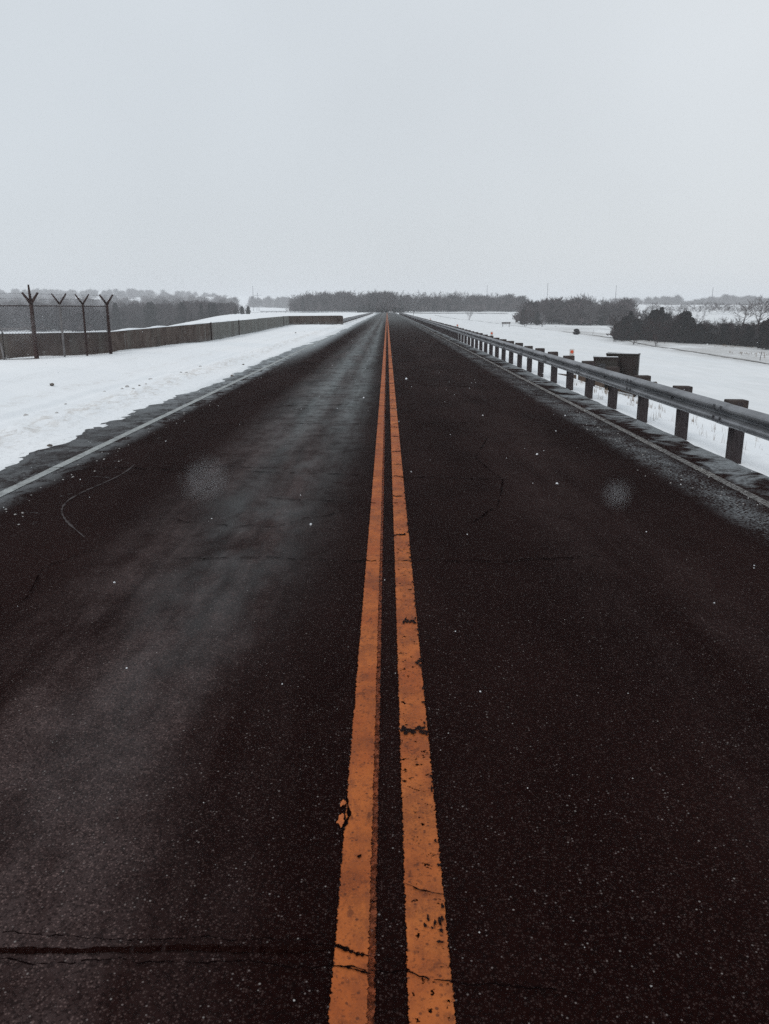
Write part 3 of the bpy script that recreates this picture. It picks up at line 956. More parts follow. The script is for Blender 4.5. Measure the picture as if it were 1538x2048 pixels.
# bottom rail and the small brace of the left bay
m = MB(); m.tube([left_end - F0 + Vector((0, 0, .30)), ptsx[0] - F0 + Vector((0, 0, .42))], .024, 7); m.build('rail', M['pipe'], fence, True)
fp = Vector((-10.15, 21.55, 0)) - F0
m = MB(); m.tube([fp + Vector((-.06, 0, .86)), fp + Vector((0, 0, .30))], .026, 7); m.build('brace', M['pipe'], fence, True)
m = MB(); m.tube([fp + Vector((.0, 0, .36)), fp + Vector((.05, -.02, .40)), fp + Vector((.08, -.02, .55))], .012, 6); m.build('brace', M['pipe'], fence, True)
# barbed wires along the arms
for s_ in (-1, 1):
    for f_ in (.45, .95):
        for a, b in zip(chain[:-1], chain[1:]):
            off = Vector((s_ * .26 * .75 * f_, 0, 1.88 + .26 * f_))
            mid = (a + b) / 2 + Vector((0, 0, -.03))
            m = MB(); m.tube([a - F0 + off, mid - F0 + off, b - F0 + off], .0022, 3)
            m.build('barbed_wire', M['wire'], fence)
# chain link
V, F = [], []
def wire(a, b, r=.0026):
    d = (b - a).normalized(); u = d.cross(Vector((0, 1, .1))).normalized() * r; w = d.cross(u).normalized() * r
    i = len(V)
    for p in (a, b):
        for t in range(3):
            c_, s2 = math.cos(2.094 * t), math.sin(2.094 * t)
            V.append(tuple(p + u * c_ + w * s2))
    for t in range(3):
        q = (t + 1) % 3
        F.append((i + t, i + q, i + 3 + q, i + 3 + t))
for a, b in zip(chain[:-1], chain[1:]):
    l = (b - a).length; z0, z1 = .34, 1.79; cell = .075; H = z1 - z0
    u = (b - a) / l
    t = -H
    while t < l:
        for sgn in (1, -1):
            if sgn == 1: p0, p1 = (t, z0), (t + H, z1)
            else: p0, p1 = (t, z1), (t + H, z0)
            # clip to bay
            ta, za = p0; tb, zb_ = p1
            if tb <= 0 or ta >= l: continue
            if ta < 0: za += (zb_ - za) * (0 - ta) / (tb - ta); ta = 0
            if tb > l: zb_ = za + (zb_ - za) * (l - ta) / (tb - ta); tb = l
            if tb - ta < .01: continue
            wire(a - F0 + u * ta + Vector((0, 0, za)), a - F0 + u * tb + Vector((0, 0, zb_)))
        t += cell
me = fast_mesh('chain_link', np.array(V), np.array(F), M['wire'])
o = link('chain_link', me, fence); o['kind'] = 'stuff'

# fence panel standing beyond the wall at far left
bf = empty('pipe_fence', (-17.2, 34.0, gz(-17.2, 34)))
tag(bf, 'thin pipe fence behind the wall, at the left edge of the photo', 'fence')
m = MB(); m.tube([(-.2, 0, 0), (-.2, 0, 3.4)], .045, 8); m.build('post', M['rust'], bf, True)
zz = .90 - gz(-17.2, 34)
m = MB(); m.tube([(-.2, 0, zz), (3.2, 0, zz + .04)], .035, 7); m.build('rail', M['pipe'], bf, True)

# ------------------------------------------------------------------ cabinets and headwall right of the rail
def cabinet(loc, rz, w, d, h, legs, mat, lab, lid=.05, open_front=False):
    t = empty('utility_cabinet', loc, rz)
    tag(t, lab, 'cabinet')
    z0 = legs
    m = MB(); m.box(-w / 2, w / 2, -d / 2, d / 2, z0, z0 + h, .012); m.build('body', mat, t)
    m = MB()
    rings = []
    for z, e, sl in ((z0 + h + .001, .012, 0), (z0 + h + lid * .6, .014, 0), (z0 + h + lid, .008, .03)):
        rings.append([(-w / 2 - e, -d / 2 - e, z), (w / 2 + e, -d / 2 - e, z - sl), (w / 2 + e, d / 2 + e, z - sl), (-w / 2 - e, d / 2 + e, z)])
    m.quadstrip(rings, True, True); m.build('lid', mat, t)
    dd = MB(); dd.box(-w / 2 + .04, w / 2 - .04, -d / 2 - .016, -d / 2 - .001, z0 + .05, z0 + h - .05, .006); door = dd.build('door', M['cabinet2'] if mat == M['cabinet'] else M['cabinet'], t)
    hd = MB(); hd.tube([(w / 2 - .1, -d / 2 - .018, z0 + h * .45), (w / 2 - .1, -d / 2 - .045, z0 + h * .45), (w / 2 - .1, -d / 2 - .045, z0 + h * .58), (w / 2 - .1, -d / 2 - .018, z0 + h * .58)], .009, 6); hd.build('handle', M['bolt'], door)
    for k in range(4):
        m = MB(); m.box(-w / 2 + .12, -w / 2 + .34, -d / 2 - .024, -d / 2 - .0165, z0 + h - .30 + .045 * k, z0 + h - .28 + .045 * k, .003); m.build('vent', M['bolt'], door)
    for sx_ in (-1, 1):
        for sy_ in (-1, 1):
            m = MB(); m.box(sx_ * (w / 2 - .05) - .035, sx_ * (w / 2 - .05) + .035, sy_ * (d / 2 - .05) - .035, sy_ * (d / 2 - .05) + .035, -.35, z0 - .001)
            m.build('leg', M['cabinet2'], t)
    # thin snow along the lid edge
    m = MB(); m.box(-w / 2 - .01, w / 2 - .02, -d / 2 - .02, -d / 2 + .06, z0 + h + lid + .001, z0 + h + lid + .012, .004); m.build('snow_cap', M['flake'], t)
    return t


cabinet((7.02, 24.2, gz(7.02, 24.2) - .16), R(-20), .92, .62, .98, .34, M['cabinet'], 'tall dark steel cabinet on legs just behind the guardrail')
cabinet((6.38, 23.7, gz(6.38, 23.7) - .22), R(-14), .70, .50, .62, .50, M['cabinet2'], 'smaller dark box with snow on its lid, left of the tall cabinet')
hw = empty('headwall', (6.75, 26.0, gz(6.75, 26) - .08))
tag(hw, 'low brown concrete headwall in the snow below the guardrail', 'headwall')
for (x0, y0, x1, y1, h, nm) in ((-.75, 2.2, -.35, 1.6, .30, 'slab'), (-.25, 1.25, 1.35, -1.6, .34, 'slab')):
    l = math.hypot(x1 - x0, y1 - y0)
    m = MB(); m.box(0, l, -.11, .11, -.6, h, .02); o = m.build(nm, M['headwall'], hw, loc=(x0, y0, 0)); o.rotation_euler = (0, 0, math.atan2(y1 - y0, x1 - x0))
    q = MB(); q.box(.03, l - .03, -.09, .09, h + .001, h + .03, .012); q.build('snow_cap', M['flake'], o)


# ------------------------------------------------------------------ trees
def branch_cones(segs, n=4):
    """segs: list of (p0, p1, r0, r1) -> V, F (quads)"""
    V = np.zeros((len(segs) * 2 * n, 3)); F = []
    for i, (a, b, r0, r1) in enumerate(segs):
        d = (b - a)
        if d.length < 1e-6: d = Vector((0, 0, 1))
        d.normalize()
        u = d.cross(Vector((0.3, .2, 1)))
        if u.length < .05: u = d.cross(Vector((1, 0, 0)))
        u.normalize(); w = d.cross(u)
        k = i * 2 * n
        for j in range(n):
            q = u * math.cos(2 * math.pi * j / n) + w * math.sin(2 * math.pi * j / n)
            V[k + j] = a + q * r0; V[k + n + j] = b + q * r1
            F.append((k + j, k + (j + 1) % n, k + n + (j + 1) % n, k + n + j))
    return V, np.array(F)


def bare_tree(seed, H, spread, limbs, subs, twigs, up=.6, multi=1, trunk_r=.14, twig_r=.012, start=.22, fine=3):
    rr = random.Random(seed)
    trunk, crown = [], []

    def rv(): return Vector((rr.gauss(0, 1), rr.gauss(0, 1), rr.gauss(0, 1))).normalized()

    def limb(p, d, l, r, lev):
        n = 3 if lev < 3 else 2
        pts = [p]; dd = d.copy()
        for i in range(n):
            dd = (dd + rv() * .22 + Vector((0, 0, .10 * up))).normalized()
            pts.append(pts[-1] + dd * l / n)
        rad = [r * (1 - .75 * i / n) for i in range(n + 1)]
        for i in range(n): crown.append((pts[i], pts[i + 1], rad[i], rad[i + 1]))
        if lev >= 3: return
        cnt = subs if lev == 1 else twigs
        if lev == 2 and fine: pass
        for k in range(cnt):
            t = rr.uniform(.25, 1.0); i = min(n - 1, int(t * n)); q = pts[i].lerp(pts[i + 1], t * n - i)
            nd = (dd * .75 + rv() * .75 + Vector((0, 0, .25 * up))).normalized()
            nl = l * rr.uniform(.38, .65); nr = max(twig_r, r * .42)
            limb(q, nd, nl, nr, lev + 1)

    for s_ in range(multi):
        base = Vector((rr.uniform(-.1, .1) * multi, rr.uniform(-.1, .1) * multi, 0))
        lean = Vector((rr.uniform(-.12, .12), rr.uniform(-.12, .12), 1)) if multi == 1 else Vector((rr.uniform(-.5, .5), rr.uniform(-.5, .5), 1))
        lean.normalize()
        pts = [base]; d = lean
        n = 6; TH = H * .80
        for i in range(n):
            d = (d + rv() * .08 + Vector((0, 0, .12))).normalized(); pts.append(pts[-1] + d * TH / n)
        tr = trunk_r / math.sqrt(multi)
        for i in range(n):
            trunk.append((pts[i], pts[i + 1], tr * (1 - .88 * i / n), tr * (1 - .88 * (i + 1) / n)))
        for k in range(max(3, limbs // multi)):
            t = start + (1 - start) * (k + rr.random()) / max(3, limbs // multi); t = min(t, .999)
            i = min(n - 1, int(t * n)); q = pts[i].lerp(pts[i + 1], t * n - i)
            an = k * 2.4 + rr.uniform(-.5, .5)
            out = Vector((math.cos(an), math.sin(an), up * rr.uniform(.5, 1.4))).normalized()
            l = spread * (1.15 - .55 * t) * rr.uniform(.75, 1.15)
            limb(q, out, l, tr * .5 * (1 - .6 * t), 1)
    trunk[0] = (trunk[0][0] - Vector((0, 0, .5)), trunk[0][1], trunk[0][2], trunk[0][3])
    return trunk, crown


def tree_data(seed, **k):
    tr, cr = bare_tree(seed, **k)
    return branch_cones(tr, 6), branch_cones(cr, 3)


def cedar_data(seed, H, W, n, power=.8, size=1.0, slim=False):
    """small tufts in a ragged cone/oval volume"""
    q = np.random.RandomState(seed)
    k = 16
    ca = q.uniform(0, 6.28, k); ch = q.uniform(.1, .92, k); cw = q.uniform(.15, .42, k); cs = q.uniform(.5, 1, k)
    t = q.uniform(.03, 1, n) ** .9
    a = q.uniform(0, 2 * np.pi, n)
    prof = W / 2 * np.clip((1 - t) ** power * (1.0 + .2 * np.sin(t * 9)), .03, None) * np.clip(t / .12, .55, 1)
    lob = np.zeros(n)
    for i in range(k):
        da = np.abs((a - ca[i] + np.pi) % (2 * np.pi) - np.pi)
        lob = np.maximum(lob, cs[i] * np.exp(-(da / .6) ** 2 - ((t - ch[i]) / .13) ** 2))
    rad = prof * (.50 + .75 * lob) * q.uniform(.2, 1.12, n) ** .5 * (1 + .22 * np.sin(a * 5 + t * 17 + seed) + .16 * np.sin(a * 3 - t * 31))
    c = np.stack([rad * np.cos(a), rad * np.sin(a), t * H * (1 + .05 * lob)], 1)
    out = np.stack([np.cos(a), np.sin(a), q.uniform(.2, 1.5, n)], 1); out /= np.linalg.norm(out, axis=1)[:, None]
    side_ = np.cross(out, q.normal(size=(n, 3))); side_ /= np.linalg.norm(side_, axis=1)[:, None]
    s_ = size * q.uniform(.08, .26, n)[:, None] * (W / 2.6) ** .5
    if slim:                                                 # fans of fine upright twigs instead of leafy tufts
        out = out * .7 + q.normal(size=(n, 3)) * .45 + np.array([0, 0, .8]); out /= np.linalg.norm(out, axis=1)[:, None]
        side_ = np.cross(out, q.normal(size=(n, 3))); side_ /= np.linalg.norm(side_, axis=1)[:, None]
        V = np.concatenate([c - side_ * s_ * .13, c + side_ * s_ * .13, c + out * s_ * 3.6], 0)
        i = np.arange(n)
        return V, np.stack([i, i + n, i + 2 * n], 1)
    V = np.concatenate([c - side_ * s_ * .45, c + side_ * s_ * .45, c + out * s_ * 1.5], 0)
    i = np.arange(n)
    F = np.stack([i, i + n, i + 2 * n], 1)
    return V, F


# prototypes
P_tree, P_shrub, P_cedar = [], [], []
for i in range(6):
    H = [9.5, 10.5, 8.5, 11, 9, 10][i]
    (tv, tf), (cv, cf) = tree_data(30 + i, H=H, spread=H * .36, limbs=13, subs=6, twigs=6, trunk_r=.13, twig_r=.024, up=.75, start=.07)
    P_tree.append((H, fast_mesh('trunk', tv, tf, M['bark']), fast_mesh('crown', cv, cf, M[('twig', 'twig_grey', 'twig_dark')[i % 3]]), (tv, tf), (cv, cf)))
for i in range(5):
    H = [4.6, 3.6, 5.2, 4.0, 3.0][i]
    (tv, tf), (cv, cf) = tree_data(60 + i, H=H, spread=H * .42, limbs=15, subs=6, twigs=6, trunk_r=.10, twig_r=.014, up=.9, multi=3, start=.08)
    P_shrub.append((H, fast_mesh('trunk', tv, tf, M['bark_dark']), fast_mesh('crown', cv, cf, M['twig_red']), (tv, tf), (cv, cf)))
for i in range(4):
    H = [5.2, 4.4, 6.0, 3.8][i]
    v, f = cedar_data(80 + i, H, H * [.72, .85, .5, .95][i], 3000, [.55, .5, .8, .45][i], 1.25)
    tr = MB().tube([(0, 0, -.5), (0, 0, H * .5), (0, 0, H * .93)], [.12, .07, .015], 6).mesh('trunk', M['bark_dark'])
    P_cedar.append((H, tr, fast_mesh('crown', v, f, M['cedar']), None, (v, f)))
frost_crowns = [fast_mesh('crown', p[4][0], p[4][1], M['twig_frost']) for p in P_tree[:2]]
thin_crowns = [fast_mesh('crown', p[4][0], p[4][1], M['twig_grey']) for p in P_shrub]
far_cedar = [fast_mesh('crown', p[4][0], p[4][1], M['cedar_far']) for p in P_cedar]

rt = random.Random(99)


def place(proto, name, x, y, s, label, cat='tree', group=None, z=None, crown=None, sxy=1.0):
    H, tm, cm = proto[0], proto[1], proto[2]
    r_ = empty(name, (x, y, (gz(x, y) if z is None else z) - .05), rt.uniform(0, 6.28))
    r_.scale = (s * sxy, s * sxy, s)
    link('trunk', tm, r_); link('crown', crown or cm, r_)
    tag(r_, label, cat, group)
    return r_


def which(k, kind, px, a, b, hh, hm, y, ym, where):
    tone = ('brown', 'grey', 'dark')[(k % 6) % 3]
    size = 'tall' if hh > hm else 'low'
    row = 'front' if y < ym else 'back'
    part = ('left end', 'left middle', 'right middle', 'right end')[min(3, max(0, int(4 * (px - a) / (b - a))))]
    return '%s %s bare %s in the %s row, %s of %s' % (size, tone, kind, row, part, where)


T = .000606                                                  # tangent of one photo-pixel step sideways at the horizon


def bearing(px, y): return (px - 774) * T * y


# A: dark thicket beyond the right-hand field
GA = 'dark thicket beyond the right-hand field'
cedA = [(1238, 152, .62), (1252, 151, .82), (1262, 153, 1.0), (1275, 150, .72), (1297, 150, .80), (1309, 149, 1.02), (1323, 147, 1.14), (1334, 146, .90),
        (1362, 141, .90), (1373, 139, 1.0), (1387, 138, .82), (1402, 137, .62), (1424, 135, .58), (1452, 133, .62), (1478, 131, .60), (1502, 129, .62), (1532, 123, .78), (1550, 120, .9), (1575, 121, .8)]
for k, (px, y, s) in enumerate(cedA):
    p = P_cedar[k % 4]
    lab = 'dark evergreen cedar in the thicket beyond the field, among bare shrubs'
    lab = 'dark cedar among bare shrubs, %s part of the thicket beyond the field' % ('left' if px < 1300 else 'middle' if px < 1450 else 'right')
    if k == 6: lab = 'tallest dark cedar of the thicket, with a pointed top'
    if k == 0: lab = 'smallest cedar at the left end of the dark thicket'
    if k == 9: lab = 'broad dark cedar in the middle of the thicket, right of the tallest one'
    place(p, 'cedar_tree', bearing(px, y), y, s * 5.0 / p[0], lab, group=GA)
for k in range(74):
    px = 1236 + (1600 - 1236) * (k + rt.random()) / 74
    y = float(np.interp(px, [1230, 1400, 1600], [154, 139, 124])) + rt.uniform(-4, 14)
    p = P_shrub[k % 5]
    cr_ = thin_crowns[k % 5] if k % 3 == 0 else None
    hh = float(np.interp(px, [1230, 1320, 1400, 1600], [4.6, 4.6, 3.5, 3.6])) * rt.uniform(.75, 1.15)
    place(p, 'bare_shrub', bearing(px, y), y, hh / p[0], which(1 if k % 3 == 0 else 2, 'shrub', px, 1236, 1600, hh, 3.9, y, float(np.interp(px, [1230, 1400, 1600], [159, 144, 129])), 'thicket beyond field'), 'shrub', GA, sxy=1.25, crown=cr_)
for px, y, hh in ((1291, 156, 5.2), (1345, 152, 5.0), (1400, 150, 4.8), (1440, 146, 4.6)):
    p = P_tree[(px // 7) % 6]
    place(p, 'bare_tree', bearing(px, y), y, hh / p[0], 'thin leafless tree standing up behind the dark thicket', 'tree', GA, sxy=1.2)
# single plants in front of it
p = P_shrub[1]
place(p, 'bare_shrub', bearing(1271, 140), 140, 2.2 / p[0], 'small dark leafless sapling in front of the left part of the thicket', 'shrub')
place(P_shrub[4], 'bare_shrub', bearing(1318, 135), 135, 2.0 / 3.0, 'small frosted sapling in front of the tallest cedar', 'shrub', crown=frost_crowns[0] if False else None)
place(P_shrub[3], 'bare_shrub', bearing(1232, 146), 146, 2.6 / 4.0, 'small pale shrub at the left end of the dark thicket', 'shrub')

# the open-branched tree at the right edge
(tv, tf), (cv, cf) = tree_data(203, H=7.2, spread=4.2, limbs=9, subs=6, twigs=7, trunk_r=.24, twig_r=.022, up=.55, start=.3)
op = (7.2, fast_mesh('trunk', tv, tf, M['bark_dark']), fast_mesh('crown', cv, cf, M['twig_red']))
place(op, 'bare_tree', bearing(1518, 190), 190, 1.05, 'wide spreading leafless tree with open branches above the thicket at right edge')
place(op, 'bare_tree', bearing(1488, 215), 215, .85, 'smaller leafless tree left of the wide spreading one')
place(op, 'bare_tree', bearing(1560, 200), 200, 1.0, 'leafless tree just past the right edge beside the wide spreading one')

# B: wood in the middle right
GB = 'wood behind the right-hand field'
for k in range(62):
    px = 1040 + (1262 - 1040) * (k + rt.random()) / 62
    y = float(np.interp(px, [1040, 1240, 1262], [238, 242, 250])) + abs(rt.gauss(0, 1)) * 26
    p = P_tree[k % 6]
    hh = float(np.interp(px, [1035, 1075, 1120, 1180, 1262], [5.0, 7.2, 8.6, 8.0, 6.6])) * rt.uniform(.82, 1.12)
    place(p, 'bare_tree', bearing(px, y), y, hh / p[0], which(k, 'tree', px, 1040, 1262, hh, 8, y, 262, 'right-hand field wood'), 'tree', GB, sxy=1.25)
for px, y, s in ((1046, 236, .75), (1076, 240, .72), (1138, 246, .7), (1205, 244, .8)):
    p = P_cedar[px % 4]
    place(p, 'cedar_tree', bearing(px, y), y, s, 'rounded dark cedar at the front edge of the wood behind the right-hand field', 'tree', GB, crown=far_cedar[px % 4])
place(P_shrub[2], 'bare_shrub', bearing(1052, 226), 226, .95, 'loose branching shrub in front of the left end of the right-hand wood', 'shrub', sxy=1.3)
place(P_shrub[0], 'bare_shrub', bearing(1086, 229), 229, .8, 'pale branching shrub by the left end of the right-hand wood', 'shrub', crown=fast_mesh('crown', P_shrub[0][4][0], P_shrub[0][4][1], M['twig_frost']))

# C and D: woods either side of the far end of the road
GC = 'wood left of the far end of the road'
for k in range(60):
    px = 582 + (785 - 582) * (k + rt.random()) / 60
    y = 425 + abs(rt.gauss(0, 1)) * 22
    p = P_tree[k % 6]
    hh = float(np.interp(px, [580, 600, 625, 720, 785], [6.5, 8.4, 10.0, 10.4, 9.6])) * rt.uniform(.86, 1.10)
    place(p, 'bare_tree', bearing(px, y), y, hh / p[0], which(k, 'tree', px, 582, 785, hh, 9.8, y, 440, 'wood left of road end'), 'tree', GC, z=.6, sxy=1.3)
for px, y, s in ((606, 420, 1.55), (745, 432, 1.7), (700, 436, 1.6), (654, 440, 1.6), (770, 440, 1.5)):
    p = P_cedar[2 if px == 606 else px % 4]
    lab = 'narrow dark conifer in front of the wood left of the road end' if px == 606 else 'dark conifer among leafless trees left of the far end of the road'
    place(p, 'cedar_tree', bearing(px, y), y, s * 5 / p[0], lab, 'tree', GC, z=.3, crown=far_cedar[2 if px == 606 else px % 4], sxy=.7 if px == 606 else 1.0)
for px, s in ((719, .62), (728, .70), (738, .66), (745, .58), (756, .5), (765, .55), (773, .45), (789, .62), (797, .55), (806, .4)):
    p = P_cedar[3]
    place(p, 'cedar_bush', bearing(px, 411), 411, s * 1.2, 'low rounded dark bush at the end of the road', 'bush', 'bushes at the end of the road', z=.0, crown=far_cedar[3], sxy=1.2)
GD = 'wood right of the far end of the road'
for k in range(76):
    px = 782 + (1045 - 782) * (k + rt.random()) / 76
    y = float(np.interp(px, [782, 1045], [428, 455])) + abs(rt.gauss(0, 1)) * 24
    p = P_tree[(k + 3) % 6]
    hh = float(np.interp(px, [780, 860, 930, 1045], [9.6, 9.4, 9.6, 8.0])) * rt.uniform(.84, 1.14)
    place(p, 'bare_tree', bearing(px, y), y, hh / p[0], which(k + 3, 'tree', px, 782, 1045, hh, 9.2, y, 462, 'wood right of road end'), 'tree', GD, z=.7, sxy=1.3)
for px, y, s in ((868, 426, 1.1), (896, 428, 1.0), (802, 440, 1.75), (815, 444, 1.7), (830, 446, 1.5), (990, 444, .8), (1015, 446, .8)):
    p = P_cedar[px % 4]
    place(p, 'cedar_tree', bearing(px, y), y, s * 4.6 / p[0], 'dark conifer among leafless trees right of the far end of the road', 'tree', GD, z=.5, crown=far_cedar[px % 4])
place(P_tree[1], 'bare_tree', bearing(827, 300), 300, .58, 'small leafless tree on the snow in front of the wood, just right of the road', crown=frost_crowns[1])
place(P_shrub[2], 'bare_shrub', bearing(938, 270), 270, .86, 'small lone leafless bush in the middle of the snow field', 'shrub', crown=fast_mesh('crown', P_shrub[2][4][0], P_shrub[2][4][1], M['twig_frost']))

# E: wood in the valley at left
GE = 'wood in the valley beyond the wall'
for k in range(150):
    px = -40 + (492 + 40) * (k + rt.random()) / 150
    y = float(np.interp(px, [-40, 300, 380, 492], [298, 285, 262, 272])) + abs(rt.gauss(0, 1)) * 34
    p = P_tree[k % 6]
    yt = float(np.interp(px, [-40, 60, 150, 250, 350, 420, 455, 492], [611, 608, 612, 608, 604, 603, 604, 612])) + rt.uniform(-3, 8)
    x = bearing(px, y); zb = gz(x, y)
    ztop = CAM_H + (618 - yt) * y / 1704
    hh = max(2.0, ztop - zb)
    place(p, 'bare_tree', x, y, hh / p[0], which(k, 'tree', px, -40, 492, hh, 7.5, y, 312, 'valley wood beyond wall'), 'tree', GE, sxy=1.25)
for px, y in ((428, 262), (420, 268), (402, 266), (470, 275), (484, 277), (496, 280), (230, 285), (300, 280), (365, 270)):
    p = P_cedar[px % 4]; x = bearing(px, y)
    yt = 613 if px > 460 else 607
    hh = CAM_H + (618 - yt) * y / 1704 - gz(x, y)
    place(p, 'cedar_tree', x, y, hh / p[0], 'dark conifer at the edge of the valley wood beyond the wall', 'tree', GE, crown=far_cedar[px % 4])


# masses of underwood and far woods: one object each
def mass(name, label, spots, mat, protos, sub=1.0, blob=0):
    Vs, Fs = [], []; n = 0
    q = np.random.RandomState(len(spots))
    for (x, y, z, h) in spots:
        H, _, _, tr, cr = protos[q.randint(len(protos))]
        v, f = cr
        if f.shape[1] == 4: f = np.concatenate([f[:, [0, 1, 2]], f[:, [0, 2, 3]]])
        if sub < 1:
            k = f.shape[0]
            pick = q.rand(k) < sub
            f = f[pick]
            used, inv = np.unique(f, return_inverse=True); v = v[used]; f = inv.reshape(f.shape)
        a = q.uniform(0, 6.28); s_ = h / H
        c_, s2 = math.cos(a), math.sin(a)
        w = v.copy() * s_
        xx = (w[:, 0] * c_ - w[:, 1] * s2) * 1.5 + x; yy = (w[:, 0] * s2 + w[:, 1] * c_) * 1.3 + y
        Vs.append(np.stack([xx, yy, w[:, 2] + z], 1)); Fs.append(f + n); n += len(v)
    me = fast_mesh(name, np.concatenate(Vs), np.concatenate(Fs), mat)
    o = link(name, me)
    tag(o, label, 'woods', kind='stuff')
    return o


def spots(n, px0, px1, y0, y1, h0, h1, zf=None, dz=0):
    out = []
    for k in range(n):
        px = px0 + (px1 - px0) * (k + rt.random()) / n
        y = rt.uniform(y0, y1)
        x = bearing(px, y)
        out.append((x, y, (zf if zf is not None else gz(x, y)) + dz, rt.uniform(h0, h1)))
    return out


tuft = []
P_far = []
for i in range(3):
    (tv, tf), (cv, cf) = tree_data(410 + i, H=10, spread=3.8, limbs=9, subs=4, twigs=3, trunk_r=.2, twig_r=.05, up=.75, start=.1)
    P_far.append((10, None, None, (tv, tf), (cv, cf)))
tufts_tall = []
for i in range(3):
    v, f = cedar_data(300 + i, 3.0, 3.4, 1500, .45, 1.2, True)
    v = v + np.random.RandomState(i).normal(size=v.shape) * .10
    tuft.append((3.0, None, None, None, (v, f)))
    v, f = cedar_data(310 + i, 10.0, 7.5, 1000, .42, 2.2, True)
    tufts_tall.append((10.0, None, None, None, (v, f)))
thick = []
for k in range(52):
    px = 1240 + 370 * (k + rt.random()) / 52
    y = float(np.interp(px, [1230, 1400, 1600], [154, 139, 124])) + rt.uniform(-2, 12)
    x = bearing(px, y); thick.append((x, y, gz(x, y), float(np.interp(px, [1240, 1330, 1400, 1600], [2.8, 3.0, 2.4, 2.5])) * rt.uniform(.6, 1.15)))
mass('underwood', 'leafless undergrowth filling the wood behind the right-hand field', spots(60, 1042, 1262, 243, 290, 3.0, 6.4), M['twig'], tuft + P_shrub[:3], .7)
mass('underwood', 'leafless undergrowth filling the dark thicket beyond the field', [(x, 1e4, 0, 0) for x in ()] + thick, M['twig_red'], tuft, 1)
mass('underwood', 'leafless undergrowth of the wood left of the road end', spots(90, 585, 785, 424, 475, 3, 8.6, .3), M['twig'], tuft + P_shrub[:3], .7)
mass('underwood', 'leafless undergrowth of the wood right of the road end', spots(110, 785, 1045, 434, 485, 3, 7.6, .4), M['twig'], tuft + P_shrub[:3], .7)
mass('underwood', 'leafless undergrowth of the valley wood beyond the wall', [(x_, y_, z_, max(1.5, min(h_, CAM_H + (618 - 611) * y_ / 1704 - z_))) for x_, y_, z_, h_ in spots(150, -40, 470, 284, 360, 3.5, 7.5)], M['twig_dark'], tuft + P_shrub[:3], .7)
hz = []
for k in range(420):                                        # hazy wood on the hill at left
    px = -60 + (500 + 60) * (k + rt.random()) / 420
    row = rt.random()
    y = 1150 + 420 * row
    top = float(np.interp(px, [-60, 30, 140, 200, 320, 400, 450, 480, 500], [580, 577, 580, 578, 580, 585, 590, 600, 606])) + rt.uniform(-1.5, 3) + (1 - row) * 16
    if 150 < px < 290 and y < 1330: continue
    x = bearing(px, y); zb = gz(x, y)
    zt = CAM_H + (618 - top) * y / 1704
    hz.append((x, y, zt - 14, 14))
mass('hill_wood', 'hazy grey wood on the hill beyond the valley at left', hz, M['twig'], tufts_tall + P_far, 1)
vw = []
for k in range(330):
    px = -60 + (470 + 60) * (k + rt.random()) / 330
    y = 400 + 760 * rt.random()
    if 130 < px < 300 and y > 1000: continue
    x = bearing(px, y); ztop = CAM_H + (618 - float(np.interp(y, [400, 600, 1160], [610, 604, 592])) - rt.uniform(-3, 4)) * y / 1704; vw.append((x, y, gz(x, y), max(5.0, ztop - gz(x, y))))
mass('valley_wood', 'grey wood climbing the rise behind the dark valley trees at left', vw, M['twig'], tufts_tall + P_far, 1)
mass('far_wood', 'pale misty trees in the gap left of the road end', spots(80, 500, 605, 1050, 1350, 9, 14, 2), M['twig'], tufts_tall + P_far, 1)
fr = []
for k in range(230):                                        # treeline at far right
    px = 1225 + (1640 - 1225) * (k + rt.random()) / 230
    y = rt.uniform(1000, 1250)
    top = float(np.interp(px, [1225, 1290, 1330, 1352, 1370, 1400, 1450, 1540, 1640], [597, 599, 597, 594, 606, 600, 593, 598, 596])) + rt.uniform(-1.5, 5)
    x = bearing(px, y); zt = CAM_H + (618 - top) * y / 1704
    fr.append((x, y, zt - 13.0, 13))
mass('far_wood', 'hazy line of trees on the rise at far right', fr, M['twig'], tufts_tall + P_far, 1)
mass('far_hedge', 'grey hedge line crossing the far right field', spots(60, 1290, 1620, 395, 430, 3.0, 5.5), M['twig'], P_shrub, .55)

# lone round bush, marker board, leaning stakes in the field
def ball_bush(x, y, s, label):
    v, f = cedar_data(901, 1.6, 2.1, 1800, .30)
    me = fast_mesh('bush', v, f, M['cedar'])
    o = link('round_bush', me, None, (x, y, gz(x, y) - .05)); o.scale = (s, s, s)
    tag(o, label, 'bush')


ball_bush(bearing(1155, 168), 168, .72, 'small round dark bush alone on the snow beside the right-hand wood')
sb = empty('marker_board', (bearing(1013, 205), 205, gz(bearing(1013, 205), 205)))
tag(sb, 'tiny dark board on two short legs out on the snow field', 'marker')
for s_ in (-1, 1):
    m = MB(); m.box(s_ * .8 - .06, s_ * .8 + .06, -.06, .06, -.2, .75); m.build('leg', M['post'], sb)
m = MB(); m.box(-1.1, 1.1, -.1, .02, .76, 1.15, .02); m.build('board', M['block'], sb)
for px, y, ln, lab in ((1334, 138, 1.45, 'thin leaning stake in the snow in front of the dark thicket'), (1530, 97, 1.1, 'thin leaning stake in the snow at the right edge'), (1188, 175, 1.0, 'short thin stake in the snow right of the round bush')):
    x = bearing(px, y)
    m = MB(); m.tube([(0, 0, -.3), (.05, 0, ln * .5), (.14, 0, ln)], [.035, .03, .02], 6)
    o = m.build('stake', M['bark_dark'], None, True, (x, y, gz(x, y))); tag(o, lab, 'stake')

